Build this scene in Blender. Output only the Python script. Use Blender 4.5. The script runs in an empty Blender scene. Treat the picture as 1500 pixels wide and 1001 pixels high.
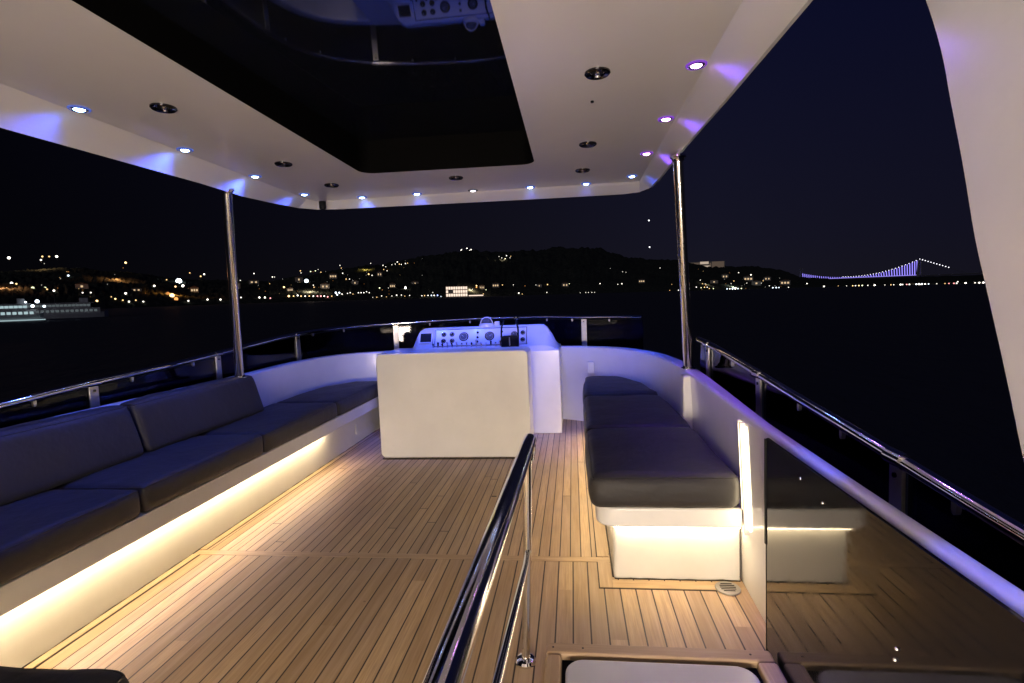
import bpy, bmesh, math, random
from mathutils import Vector, Matrix, noise
R_ = random.Random(7)
sc = bpy.context.scene
C = sc.collection

# ------------------------------------------------------------------ camera frame
# boat frame: x to starboard, y forward, z up, deck at z=0, camera at (0,0,1.4)
FPX = 760.0
EYE = Vector((0, 0, 1.4))
def frame_from(F, slope):
    F = F.normalized()
    k = -(F.x + slope*F.y)/F.z
    Rr = Vector((1, slope, k)).normalized()
    return Rr, F, Rr.cross(F)
bR, bF, bU = frame_from(Vector((838-750, 500.5-438, -FPX)), 0.031)
wR, wF, wU = frame_from(Vector((838-750, 500.5-427, -FPX)), 0.012)
M_bc = Matrix((bR, bF, bU))            # camera coords -> boat coords
M_wc = Matrix((wR, wF, wU))            # camera coords -> world coords
HEEL = (M_wc @ M_bc.transposed()).to_4x4()   # boat -> world: the yacht heels about a degree
WATER = -4.6

# ------------------------------------------------------------------ object helpers
BOAT = []
def link(o, parent=None, boat=True):
    C.objects.link(o)
    if parent is not None: o.parent = parent
    elif boat: BOAT.append(o)
    return o
def tag(o, label=None, cat=None, group=None, kind=None):
    if label: o['label'] = label
    if cat: o['category'] = cat
    if group: o['group'] = group
    if kind: o['kind'] = kind
    return o
def empty(name, loc, label, cat, group=None, boat=True, rz=0):
    o = bpy.data.objects.new(name, None)
    o.empty_display_size = .1
    link(o, None, boat); o.location = loc; o.rotation_euler = (0, 0, rz)
    return tag(o, label, cat, group)

class MB:
    """collects shapes into one mesh object"""
    def __init__(s): s.v = []; s.f = []; s.m = []; s.mats = []
    def mi(s, m):
        if m not in s.mats: s.mats.append(m)
        return s.mats.index(m)
    def add(s, vs, fs, m):
        b = len(s.v); i = s.mi(m)
        s.v += [tuple(v) for v in vs]
        s.f += [tuple(b+k for k in f) for f in fs]; s.m += [i]*len(fs)
    def box(s, x0, x1, y0, y1, z0, z1, m):
        s.add([(x0,y0,z0),(x1,y0,z0),(x1,y1,z0),(x0,y1,z0),(x0,y0,z1),(x1,y0,z1),(x1,y1,z1),(x0,y1,z1)],
              [(0,3,2,1),(4,5,6,7),(0,1,5,4),(1,2,6,5),(2,3,7,6),(3,0,4,7)], m)
    def prism(s, pts, z0, z1, m, axis='z'):
        def w(p, q):
            if axis == 'z': return (p[0], p[1], q)
            if axis == 'x': return (q, p[0], p[1])
            return (p[0], q, p[1])
        n = len(pts)
        vs = [w(p, z0) for p in pts] + [w(p, z1) for p in pts]
        fs = [tuple(range(n))[::-1], tuple(range(n, 2*n))]
        for i in range(n):
            j = (i+1) % n; fs.append((i, j, n+j, n+i))
        s.add(vs, fs, m)
    def tube(s, path, r, m, n=16, cap=True):
        path = [Vector(p) for p in path]
        rs = r if isinstance(r, (list, tuple)) else [r]*len(path)
        vs = []; fs = []
        t0 = (path[1]-path[0]).normalized()
        ref = Vector((0,0,1)) if abs(t0.z) < .9 else Vector((1,0,0))
        u = t0.cross(ref).normalized()
        for i, p in enumerate(path):
            a = path[max(i-1,0)]; b = path[min(i+1,len(path)-1)]
            t = (b-a).normalized()
            u = (u - t*u.dot(t)).normalized(); w = t.cross(u)
            for k in range(n):
                a_ = 2*math.pi*k/n
                vs.append(p + (u*math.cos(a_) + w*math.sin(a_))*rs[i])
        for i in range(len(path)-1):
            for k in range(n):
                k2 = (k+1) % n
                fs.append((i*n+k, i*n+k2, (i+1)*n+k2, (i+1)*n+k))
        if cap:
            fs.append(tuple(range(n))[::-1]); fs.append(tuple(range((len(path)-1)*n, len(path)*n)))
        s.add(vs, fs, m)
    def lathe(s, prof, m, n=32, c=(0,0,0), ax='z'):
        vs = []; fs = []
        def w(r, a, h):
            x, y = r*math.cos(a), r*math.sin(a)
            v = (x, y, h) if ax == 'z' else ((x, h, y) if ax == 'y' else (h, x, y))
            return (v[0]+c[0], v[1]+c[1], v[2]+c[2])
        for r, h in prof:
            for k in range(n): vs.append(w(max(r, 1e-5), 2*math.pi*k/n, h))
        for i in range(len(prof)-1):
            for k in range(n):
                k2 = (k+1) % n; fs.append((i*n+k, i*n+k2, (i+1)*n+k2, (i+1)*n+k))
        s.add(vs, fs, m)
    def build(s, name, parent=None, bevel=0, seg=3, smooth=True, boat=True, sharp=35):
        me = bpy.data.meshes.new(name); me.from_pydata(s.v, [], s.f)
        for m in s.mats: me.materials.append(m)
        for p, i in zip(me.polygons, s.m): p.material_index = i
        bm = bmesh.new(); bm.from_mesh(me); bmesh.ops.recalc_face_normals(bm, faces=bm.faces); bm.to_mesh(me); bm.free()
        if smooth:
            for p in me.polygons: p.use_smooth = True
            if not bevel: me.set_sharp_from_angle(angle=math.radians(sharp))
        o = bpy.data.objects.new(name, me); link(o, parent, boat)
        if bevel:
            b = o.modifiers.new('bevel', 'BEVEL'); b.width = bevel; b.segments = seg
            b.limit_method = 'ANGLE'; b.angle_limit = math.radians(35); b.harden_normals = True
        return o

def crom(pts, n=8, closed=False):
    """Catmull-Rom through points"""
    P = [Vector(p) for p in pts]; out = []
    N = len(P)
    rng = range(N if closed else N-1)
    for i in rng:
        p0 = P[(i-1) % N] if closed or i > 0 else P[0]*2-P[1]
        p1 = P[i]; p2 = P[(i+1) % N]
        p3 = P[(i+2) % N] if closed or i+2 < N else P[-1]*2-P[-2]
        for k in range(n):
            t = k/n
            out.append(.5*((2*p1)+(p2-p0)*t+(2*p0-5*p1+4*p2-p3)*t*t+(3*p1-p0-3*p2+p3)*t**3))
    if not closed: out.append(P[-1])
    return out
def rrect(x0, x1, y0, y1, r, n=6):
    out = []
    for cx, cy, a0 in ((x1-r, y1-r, 0), (x0+r, y1-r, 90), (x0+r, y0+r, 180), (x1-r, y0+r, 270)):
        for k in range(n+1):
            a = math.radians(a0+90*k/n); out.append((cx+r*math.cos(a), cy+r*math.sin(a)))
    return out

# ------------------------------------------------------------------ materials
def new_mat(name):
    m = bpy.data.materials.new(name); m.use_nodes = True
    nt = m.node_tree; b = nt.nodes['Principled BSDF']
    return m, nt, b
def N(nt, t, **kw):
    n = nt.nodes.new(t)
    for k, v in kw.items(): setattr(n, k, v)
    return n
def L(nt, a, b): nt.links.new(a, b)
def val(nt, x):
    n = nt.nodes.new('ShaderNodeValue'); n.outputs[0].default_value = x; return n.outputs[0]
def mth(nt, op, a, b=None, c=None):
    n = nt.nodes.new('ShaderNodeMath'); n.operation = op
    for i, q in enumerate((a, b, c)):
        if q is None: continue
        if isinstance(q, (int, float)): n.inputs[i].default_value = q
        else: L(nt, q, n.inputs[i])
    return n.outputs[0]
def mixc(nt, f, a, b, mode='MIX'):
    n = nt.nodes.new('ShaderNodeMix'); n.data_type = 'RGBA'; n.blend_type = mode
    if isinstance(f, (int, float)): n.inputs[0].default_value = f
    else: L(nt, f, n.inputs[0])
    for i, q in ((6, a), (7, b)):
        if isinstance(q, tuple): n.inputs[i].default_value = (*q, 1) if len(q) == 3 else q
        else: L(nt, q, n.inputs[i])
    return n.outputs[2]
def noise_t(nt, scale, detail=4, rough=.55, vec=None):
    n = N(nt, 'ShaderNodeTexNoise'); n.inputs['Scale'].default_value = scale
    n.inputs['Detail'].default_value = detail; n.inputs['Roughness'].default_value = rough
    if vec is not None: L(nt, vec, n.inputs['Vector'])
    return n.outputs['Fac']
def bump(nt, b, h, dist, strength=1):
    n = N(nt, 'ShaderNodeBump'); n.inputs['Distance'].default_value = dist; n.inputs['Strength'].default_value = strength
    L(nt, h, n.inputs['Height']); L(nt, n.outputs[0], b.inputs['Normal']); return n
def objco(nt): return N(nt, 'ShaderNodeTexCoord').outputs['Object']
def ramp(nt, f, stops):
    n = N(nt, 'ShaderNodeValToRGB'); L(nt, f, n.inputs[0]); cr = n.color_ramp
    while len(cr.elements) < len(stops): cr.elements.new(.5)
    for e, (p, c) in zip(cr.elements, stops):
        e.position = p; e.color = (*c, 1) if len(c) == 3 else c
    return n.outputs[0]

def gelcoat(name, col=(.80,.79,.77), rough=.32, stain=.06, wave=.0006, coat=.5, spots=.35):
    m, nt, b = new_mat(name); co = objco(nt)
    a = noise_t(nt, 1.3, 5, .6, co); s2 = noise_t(nt, 9, 6, .7, co); f = noise_t(nt, 90, 3, .5, co)
    dk = tuple(c*(1-stain*2.2) for c in col)
    c1 = mixc(nt, ramp(nt, a, [(.35, (0,0,0)), (.7, (1,1,1))]), dk, col)
    c2 = mixc(nt, mth(nt, 'MULTIPLY', ramp(nt, s2, [(.56, (0,0,0)), (.78, (1,1,1))]), spots), c1, tuple(c*.82 for c in col))
    L(nt, c2, b.inputs['Base Color'])
    L(nt, mth(nt, 'MULTIPLY_ADD', s2, .25, rough-.12), b.inputs['Roughness'])
    b.inputs['Coat Weight'].default_value = coat; b.inputs['Coat Roughness'].default_value = .18
    h = mth(nt, 'ADD', mth(nt, 'MULTIPLY', a, 6.0), mth(nt, 'MULTIPLY', f, .25))
    bump(nt, b, h, wave)
    return m
M = {}
M['gel'] = gelcoat('white gelcoat')
M['gel_grey'] = gelcoat('grey gelcoat', (.60,.60,.60), .4, .1)
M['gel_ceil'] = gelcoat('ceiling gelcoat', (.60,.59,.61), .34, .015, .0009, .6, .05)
M['gel_base'] = gelcoat('bench base laminate', (.74,.72,.66), .4, .08, .001, .2)

def vinyl():
    m, nt, b = new_mat('charcoal marine vinyl'); co = objco(nt)
    a = noise_t(nt, 3, 4, .6, co); f = N(nt, 'ShaderNodeTexVoronoi'); f.inputs['Scale'].default_value = 520; L(nt, co, f.inputs['Vector'])
    L(nt, mixc(nt, a, (.016,.0152,.0165), (.026,.024,.026)), b.inputs['Base Color'])
    L(nt, mth(nt, 'MULTIPLY_ADD', a, .25, .42), b.inputs['Roughness'])
    b.inputs['Sheen Weight'].default_value = .04; b.inputs['IOR'].default_value = 1.35
    h = mth(nt, 'ADD', mth(nt, 'MULTIPLY', f.outputs['Distance'], .3), mth(nt, 'MULTIPLY', noise_t(nt, 7, 3, .6, co), 9))
    bump(nt, b, h, .0009)
    return m
M['vinyl'] = vinyl()

def metal(name, col, rough, scr=0.0):
    m, nt, b = new_mat(name); co = objco(nt)
    b.inputs['Metallic'].default_value = 1
    b.inputs['Base Color'].default_value = (*col, 1)
    a = noise_t(nt, 35, 4, .6, co)
    L(nt, mth(nt, 'MULTIPLY_ADD', a, scr, rough), b.inputs['Roughness'])
    return m
M['chrome'] = metal('polished stainless steel', (.78,.77,.76), .04, .10)
M['pole'] = metal('brushed pole steel', (.85,.83,.80), .13, .12)
M['steel'] = metal('satin stainless steel', (.62,.60,.57), .28, .2)
M['dchrome'] = metal('dark chrome', (.07,.068,.075), .15, .1)

def plain(name, col, rough=.5, met=0, spec=.5, ior=1.45):
    m, nt, b = new_mat(name); co = objco(nt)
    a = noise_t(nt, 25, 4, .6, co)
    L(nt, mixc(nt, a, tuple(c*.85 for c in col), tuple(min(1, c*1.12) for c in col)), b.inputs['Base Color'])
    L(nt, mth(nt, 'MULTIPLY_ADD', a, .15, rough-.07), b.inputs['Roughness'])
    b.inputs['Metallic'].default_value = met; b.inputs['IOR'].default_value = ior
    return m
M['black'] = plain('black plastic', (.008,.008,.009), .45, ior=1.2)
M['rubber'] = plain('black rubber seal', (.0012,.0012,.0014), .7, ior=1.15)
M['caulk'] = plain('dark caulk bead', (.035,.028,.022), .7)
M['dial'] = plain('grey dial face', (.10,.105,.12), .4, ior=1.25)
M['plate'] = plain('white plastic', (.7,.7,.68), .4)
M['drain'] = plain('weathered drain metal', (.35,.33,.30), .5, .7)
M['bronze'] = plain('hull topside paint', (.5,.5,.5), .4)

def roofglass():
    m, nt, b = new_mat('black tinted roof glass'); co = objco(nt)
    b.inputs['Base Color'].default_value = (.004,.005,.009,1); b.inputs['Roughness'].default_value = .03
    b.inputs['IOR'].default_value = 1.36
    bump(nt, b, noise_t(nt, .5, 1, .5, co), .0012)
    return m
M['roofglass'] = roofglass()
def smoked():
    m, nt, b = new_mat('smoked black acrylic'); co = objco(nt)
    b.inputs['Base Color'].default_value = (.006,.008,.007,1); b.inputs['IOR'].default_value = 1.43
    s = noise_t(nt, 6, 6, .75, co)
    L(nt, mth(nt, 'MULTIPLY', ramp(nt, s, [(.42, (.12,.12,.12)), (.8, (1,1,1))]), .22), b.inputs['Roughness'])
    sv = N(nt, 'ShaderNodeMapping'); sv.inputs['Scale'].default_value = (1, 9, 60); sv.inputs['Rotation'].default_value = (.6, 0, 0); L(nt, co, sv.inputs['Vector'])
    scr = ramp(nt, noise_t(nt, 6, 3, .6, sv.outputs[0]), [(.70, (0,0,0)), (.74, (1,1,1))])
    L(nt, mixc(nt, mth(nt, 'MULTIPLY', scr, .5), (.008,.008,.009), (.045,.043,.04)), b.inputs['Base Color'])
    bump(nt, b, noise_t(nt, 2.0, 2, .5, co), .0006)
    return m
M['smoked'] = smoked()
def screenglass():
    m = bpy.data.materials.new('tinted windscreen'); m.use_nodes = True; nt = m.node_tree; nt.nodes.clear()
    o = N(nt, 'ShaderNodeOutputMaterial'); t = N(nt, 'ShaderNodeBsdfTransparent'); g = N(nt, 'ShaderNodeBsdfGlossy')
    t.inputs[0].default_value = (.30,.31,.34,1); g.inputs['Roughness'].default_value = .03; g.inputs[0].default_value = (.9,.9,.95,1)
    fr = N(nt, 'ShaderNodeFresnel'); fr.inputs[0].default_value = 1.3
    mx = N(nt, 'ShaderNodeMixShader'); L(nt, fr.outputs[0], mx.inputs[0]); L(nt, t.outputs[0], mx.inputs[1]); L(nt, g.outputs[0], mx.inputs[2])
    L(nt, mx.outputs[0], o.inputs[0])
    return m
M['screen'] = screenglass()

def teak(name, w, gap=.0028, offset=0., joints=True, axis='y', trim=False):
    """planks running along y (axis) of width w with black caulk lines"""
    m, nt, b = new_mat(name); co = objco(nt)
    sp = N(nt, 'ShaderNodeSeparateXYZ'); L(nt, co, sp.inputs[0])
    X, Y = (sp.outputs[0], sp.outputs[1]) if axis == 'y' else (sp.outputs[1], sp.outputs[0])
    u = mth(nt, 'DIVIDE', mth(nt, 'ADD', X, 10+offset), w)
    idx = mth(nt, 'FLOOR', u); fr = mth(nt, 'SUBTRACT', u, idx)
    wn = N(nt, 'ShaderNodeTexWhiteNoise'); wn.noise_dimensions = '1D'; L(nt, idx, wn.inputs['W'])
    # butt joints
    ln = 3.7
    v = mth(nt, 'ADD', mth(nt, 'DIVIDE', Y, ln), mth(nt, 'MULTIPLY', wn.outputs['Value'], 7.3))
    vi = mth(nt, 'FLOOR', v); vf = mth(nt, 'SUBTRACT', v, vi)
    wn2 = N(nt, 'ShaderNodeTexWhiteNoise'); wn2.noise_dimensions = '2D'
    cb = N(nt, 'ShaderNodeCombineXYZ'); L(nt, idx, cb.inputs[0]); L(nt, vi, cb.inputs[1]); L(nt, cb.outputs[0], wn2.inputs['Vector'])
    rnd = wn2.outputs['Value']
    d = mth(nt, 'MULTIPLY', mth(nt, 'MINIMUM', fr, mth(nt, 'SUBTRACT', 1.0, fr)), w)
    line = mth(nt, 'LESS_THAN', d, gap/2*1.0)
    if joints:
        dj = mth(nt, 'MULTIPLY', mth(nt, 'MINIMUM', vf, mth(nt, 'SUBTRACT', 1.0, vf)), ln)
        line = mth(nt, 'MAXIMUM', line, mth(nt, 'LESS_THAN', dj, gap*.6))
    if trim: line = val(nt, 0.0)
    # grain: stretched noise, shifted per plank
    mp = N(nt, 'ShaderNodeCombineXYZ')
    L(nt, mth(nt, 'MULTIPLY', X, 150), mp.inputs[0]); L(nt, mth(nt, 'MULTIPLY_ADD', rnd, 40.0, mth(nt, 'MULTIPLY', Y, 5.0)), mp.inputs[1])
    L(nt, mth(nt, 'MULTIPLY', rnd, 90.0), mp.inputs[2])
    g = noise_t(nt, 1.0, 6, .65, mp.outputs[0])
    mp2 = N(nt, 'ShaderNodeCombineXYZ')
    L(nt, mth(nt, 'MULTIPLY', X, 34), mp2.inputs[0]); L(nt, mth(nt, 'MULTIPLY_ADD', rnd, 20.0, mth(nt, 'MULTIPLY', Y, 1.6)), mp2.inputs[1])
    g2 = noise_t(nt, 1.0, 4, .6, mp2.outputs[0])
    stain = noise_t(nt, 2.2, 6, .65, co)
    base = mixc(nt, rnd, (.33,.215,.105), (.61,.425,.22))
    c1 = mixc(nt, mth(nt, 'MULTIPLY', ramp(nt, g, [(.38, (0,0,0)), (.66, (1,1,1))]), .62), base, (.27,.165,.095))
    c2 = mixc(nt, mth(nt, 'MULTIPLY', ramp(nt, g2, [(.45, (0,0,0)), (.7, (1,1,1))]), .35), c1, (.63,.47,.33))
    c3 = mixc(nt, mth(nt, 'MULTIPLY', ramp(nt, stain, [(.45, (0,0,0)), (.70, (1,1,1))]), .45), c2, (.34,.25,.17))
    foot = noise_t(nt, .9, 3, .5, co)
    c3 = mixc(nt, mth(nt, 'MULTIPLY', ramp(nt, foot, [(.42, (0,0,0)), (.62, (1,1,1))]), .30), c3, (.42,.34,.26))
    sp2 = N(nt, 'ShaderNodeTexVoronoi'); sp2.inputs['Scale'].default_value = 3.3; L(nt, co, sp2.inputs['Vector'])
    c3 = mixc(nt, mth(nt, 'MULTIPLY', mth(nt, 'LESS_THAN', sp2.outputs['Distance'], .022), .6), c3, (.15,.09,.05))
    col = mixc(nt, line, c3, (.035,.021,.012))
    L(nt, col, b.inputs['Base Color'])
    L(nt, mth(nt, 'MULTIPLY_ADD', g, .3, .42), b.inputs['Roughness'])
    h = mth(nt, 'SUBTRACT', mth(nt, 'MULTIPLY', g, .25), mth(nt, 'MULTIPLY', line, 1.0))
    bump(nt, b, h, .0016)
    return m
M['teak_f'] = teak('teak planking narrow', .0575, .0058)
M['teak_a'] = teak('teak planking wide', .0745, .0064, .021, joints=False)
M['teak_x'] = teak('teak cross board', .5, .0, trim=True, axis='x')
M['teak_y'] = teak('teak border board', .5, .0, trim=True)

def emit(name, col, s, sample=True):
    m = bpy.data.materials.new(name); m.use_nodes = True; nt = m.node_tree; nt.nodes.clear()
    o = N(nt, 'ShaderNodeOutputMaterial'); e = N(nt, 'ShaderNodeEmission')
    e.inputs[0].default_value = (*col, 1); e.inputs[1].default_value = s
    L(nt, e.outputs[0], o.inputs[0])
    if not sample: m.cycles.emission_sampling = 'NONE'
    return m
WARM = (1.0, .77, .46)
M['led'] = emit('warm led strip', WARM, 84)
M['led2'] = emit('warm led strip bright', WARM, 52)
M['led_v'] = emit('warm led strip vertical', (1,.80,.50), 14)
M['lens_b'] = emit('blue led lens', (.30,.50,1.0), 60)
M['lens_w'] = emit('dim white led lens', (.8,.75,.8), 6)
M['lens_p'] = emit('violet led lens', (.72,.30,1.0), 45)

M['ring_b'] = emit('blue bloom ring', (.20,.28,1.0), .42); M['ring_w'] = emit('pale bloom ring', (.5,.5,.7), .12); M['ring_p'] = emit('violet bloom ring', (.42,.12,1.0), .5)  # emissive rings stand in for the bloom around each lens
# ================================================================== DECK
SEAM = 2.715
dk = MB(); dk.box(-2.9, .9, SEAM+.028, 6.3, -.05, 0, M['teak_f'])
o = dk.build('deck_forward', smooth=False); tag(o, kind='structure')
dk = MB(); dk.box(-2.9, .9, -2.6, SEAM-.028, -.05, 0, M['teak_a'])
o = dk.build('deck_aft', smooth=False); tag(o, kind='structure')
dk = MB(); dk.box(-2.9, .9, SEAM-.0245, SEAM+.0245, -.05, .001, M['teak_x'])
dk.box(-2.9, .9, SEAM-.028, SEAM-.0245, -.05, -.001, M['caulk'])
dk.box(-2.9, .9, SEAM+.0245, SEAM+.028, -.05, -.001, M['caulk'])
o = dk.build('deck_cross_board', smooth=False); tag(o, kind='structure')

# border board round the starboard bench and along the port bench (inlaid, 1 mm proud)
bd = MB()
bd.box(.092, .152, 2.44, SEAM-.03, -.02, .0045, M['teak_y'])
bd.box(.086, .092, 2.434, SEAM-.03, -.02, .0025, M['caulk'])
bd.box(.092, .152, SEAM+.03, 5.6, -.02, .0045, M['teak_y'])
bd.box(.086, .092, SEAM+.03, 5.6, -.02, .0025, M['caulk'])
bd.box(.155, .66, 2.44, 2.505, -.02, .005, M['teak_x'])
bd.box(.092, .66, 2.434, 2.440, -.02, .0025, M['caulk'])
o = bd.build('deck_border_board', smooth=False); tag(o, kind='structure')
bd = MB()
bd.box(-2.26, -2.205, SEAM+.03, 5.7, -.02, .0045, M['teak_y'])
bd.box(-2.205, -2.20, SEAM+.03, 5.7, -.02, .0025, M['caulk'])
bd.box(-2.26, -2.205, 1.0, SEAM-.03, -.02, .0045, M['teak_y'])
bd.box(-2.205, -2.20, 1.0, SEAM-.03, -.02, .0025, M['caulk'])
o = bd.build('deck_margin_board', smooth=False); tag(o, kind='structure')

# ================================================================== BULWARK
inner = crom([(-2.80,-2.6,0),(-2.80,0,0),(-2.80,2,0),(-2.79,3.6,0),(-2.79,4.1,0),(-2.83,4.6,0),(-2.84,5.2,0),(-2.69,5.7,0),(-2.34,5.95,0),
              (-1.6,6.09,0),(-.8,6.11,0),(-.25,6.02,0),(.05,5.89,0),(.43,5.60,0),(.68,5.05,0),(.768,4.4,0),(.782,3.7,0),(.768,3.0,0),(.752,2.45,0),
              (.742,2.0,0),(.730,1.2,0),(.728,0,0),(.728,-2.6,0)], 10)
def capw(p):
    if p.x > .3:
        t = min(1, max(0, (4.2-p.y)/2.0)); return .12-.070*t
    return .12
def swept(path, prof_fn, mat, name, parent=None):
    b = MB(); vs = []; fs = []; n = None
    for i, p in enumerate(path):
        a = path[max(i-1, 0)]; c = path[min(i+1, len(path)-1)]
        t = (c-a); t.z = 0; t.normalize(); nrm = Vector((-t.y, t.x, 0))   # outward (left of travel)
        pr = prof_fn(p)
        n = len(pr)
        for off, z in pr: vs.append(Vector((p.x, p.y, 0)) + nrm*off + Vector((0,0,z)))
    for i in range(len(path)-1):
        for k in range(n-1): fs.append((i*n+k, i*n+k+1, (i+1)*n+k+1, (i+1)*n+k))
    b.add(vs, fs, mat)
    return b.build(name, parent)
def bul_prof(p):
    w = capw(p); r = .018
    pr = [(0.03,-.05),(0.026,.0),(0.022,.30),(0.014,.6),(0.0,.86-r)]
    for k in range(1, 5):
        a = math.pi/2*k/4; pr.append((r-r*math.cos(a), .86-r+r*math.sin(a)))
    pr.append((w*.5, .862))
    for k in range(0, 5):
        a = math.pi/2*k/4; pr.append((w-r+r*math.sin(a), .86-r+r*math.cos(a)))
    pr += [(w, .76), (w+.03, .70), (w+.17, .67), (w+.20, .64), (w+.22, .3), (w+.24, -.5)]
    return pr
bul = swept(inner, bul_prof, M['gel'], 'bulwark')
M['ledge'] = plain('darkened side ledge', (.02,.02,.022), .8, ior=1.2)  # outer faces painted near-black, standing in for a dark glass reflection
bul.data.materials.append(M['ledge'])
nseg = len(bul_prof(inner[0]))-1
for q, p_ in enumerate(bul.data.polygons):
    if q % nseg >= nseg-6: p_.material_index = 1
tag(bul, 'white moulded bulwark wall curving round the whole flybridge deck', 'wall')
# hull under the deck down to the water
b = MB(); rings = []
outl = []
for i in range(0, len(inner), 4):
    p = inner[i]; a = inner[max(i-1,0)]; c = inner[min(i+1,len(inner)-1)]
    t = (c-a).normalized(); nrm = Vector((-t.y, t.x, 0)); outl.append((p, nrm))
lv = [(.2, -.5), (.3, -2.4), (.9, -2.5), (1.0, -3.2), (.6, WATER-.6)]
n = len(outl); vs = []; fs = []
for off, z in lv:
    for p, nn in outl: vs.append(Vector((p.x, p.y + (max(0, p.y-3)*.35 if z < -2.45 else 0), z)) + nn*off)
for k in range(len(lv)-1):
    for i in range(n):
        j = (i+1) % n; fs.append((k*n+i, k*n+j, (k+1)*n+j, (k+1)*n+i))
b.add(vs, fs, M['bronze'])
hull = b.build('yacht_hull'); tag(hull, 'white yacht hull and lower cabin below the open flybridge', 'yacht hull')

# black seal bead along inner foot, socket box and locker seam on the front wall
b = MB()
b.box(.145, .215, 5.735, 5.80, .57, .70, M['plate'])
sb = b.build('socket_box', bevel=.006); tag(sb, 'small white socket box on the curved front wall behind the starboard cushions', 'socket')

# small square pillar shoulder under starboard pole
b = MB(); b.box(.735, .80, 3.62, 3.74, .40, .845, M['gel'])
o = b.build('pole_pillar', bevel=.012); tag(o, 'white square pillar on the inside wall below the starboard pole', 'pillar')

# ================================================================== CUSHIONS
def cushion(name, parent, box, mat, r=.045, puff=.018, nx=26, ny=26, nz=8, warp=None, seed=0):
    x0, x1, y0, y1, z0, z1 = box
    hx, hy, hz = (x1-x0)/2, (y1-y0)/2, (z1-z0)/2
    c = Vector(((x0+x1)/2, (y0+y1)/2, (z0+z1)/2))
    bm = bmesh.new(); grid = {}
    def key(p): return (round(p[0], 5), round(p[1], 5), round(p[2], 5))
    def V(p):
        k = key(p)
        if k not in grid: grid[k] = bm.verts.new(p)
        return grid[k]
    def sub(n): # denser near ends
        return [(-math.cos(math.pi*i/n)) for i in range(n+1)]
    ax, ay, az = sub(nx), sub(ny), sub(nz)
    def face(A, B, f):
        for i in range(len(A)-1):
            for j in range(len(B)-1):
                try: bm.faces.new([V(f(A[i],B[j])), V(f(A[i+1],B[j])), V(f(A[i+1],B[j+1])), V(f(A[i],B[j+1]))])
                except ValueError: pass
    for s in (-1, 1):
        face(ax, ay, lambda a, b_: (a, b_, s)); face(ax, az, lambda a, b_: (a, s, b_)); face(ay, az, lambda a, b_: (s, a, b_))
    def deform(u):
        p = Vector((u.x*hx, u.y*hy, u.z*hz))
        q = Vector((max(-hx+r, min(hx-r, p.x)), max(-hy+r, min(hy-r, p.y)), max(-hz+r, min(hz-r, p.z))))
        d = p-q
        if d.length > 1e-9: p = q + d.normalized()*r
        fx, fy, fz = 1-u.x**4, 1-u.y**4, 1-u.z**2
        p.z += (1 if u.z > 0 else 0)*abs(u.z)*puff*fx*fy
        p.x += math.copysign(puff*.5, u.x)*abs(u.x)**6*fy*fz
        p.y += math.copysign(puff*.3, u.y)*abs(u.y)**6*fx*fz
        w = noise.noise(Vector((p.x*4+seed*7, p.y*4, p.z*5)))*.006 + noise.noise(Vector((p.x*13+seed*7, p.y*9, p.z*12)))*.0022
        p += Vector((0, 0, 1))*w*abs(u.z) + Vector((w*.7*u.x, w*.7*u.y, 0))
        p += c
        if warp: p = warp(p)
        return p
    for v in bm.verts: v.co = deform(v.co.copy())
    bmesh.ops.recalc_face_normals(bm, faces=bm.faces)
    me = bpy.data.meshes.new(name); bm.to_mesh(me); bm.free()
    for p in me.polygons: p.use_smooth = True
    me.materials.append(mat)
    o = bpy.data.objects.new(name, me); link(o, parent)
    K = 40; g = [-math.cos(math.pi*k/K) for k in range(K+1)]
    path = [(a, -1) for a in g[:-1]] + [(1, a) for a in g[:-1]] + [(-a, 1) for a in g[:-1]] + [(-1, -a) for a in g]
    b = MB(); pts = [deform(Vector((a, c__, 1))) for a, c__ in path]
    pts = [q for k, q in enumerate(pts) if k == 0 or (q-pts[k-1]).length > 1e-4]
    b.tube(pts, .0038, mat, 6, cap=False); b.build('piping', o)
    return o
def piping(parent, pts, r=.0035):
    b = MB(); b.tube(pts, r, M['vinyl'], 8); return b.build('piping', parent)

# ================================================================== PORT BENCH
def lx(y):  # base face line
    return 0.0
pb = empty('port_bench', (-2.5, 2.6, 0), 'long white built-in bench along the port side with a warm light strip under its lip', 'bench')
def rel(parent, o):
    o.matrix_parent_inverse = Matrix.Translation(-Vector(parent.location)); return o
def P_(mb, name, parent, **kw): return rel(parent, mb.build(name, parent, **kw))
b = MB(); b.box(-2.79, -2.25, 1.02, 5.75, 0, .315, M['gel_base'])
P_(b, 'base', pb, bevel=.004)
b = MB(); b.prism([(-2.79,.318),(-2.19,.318),(-2.19,.30),(-2.175,.292),(-2.168,.30),(-2.168,.405),(-2.79,.405)], 1.02, 5.75, M['gel'], 'y')
P_(b, 'lip', pb, bevel=.006)
b = MB(); b.box(-2.212, -2.198, 1.06, 4.35, .308, .316, M['led'])
P_(b, 'led_strip', pb)
b = MB(); b.tube([(-2.246, 1.05+i*.1, .004+.002*math.sin(i*3)) for i in range(46)], .004, M['caulk'], 6)
P_(b, 'sealant_bead', pb)
b = MB(); b.box(-2.251, -2.243, 5.02, 5.06, .10, .20, M['plate'])
P_(b, 'courtesy_light', pb, bevel=.003)
segs = [(1.03, 2.285), (2.30, 3.325), (3.34, 4.47), (4.485, 5.72)]
lab = ['charcoal seat cushion at the near end of the port bench', 'charcoal seat cushion second from the near end of the port bench',
       'charcoal seat cushion third along the port bench in front of the pole', 'charcoal seat cushion farthest along the port bench beside the helm']
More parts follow.
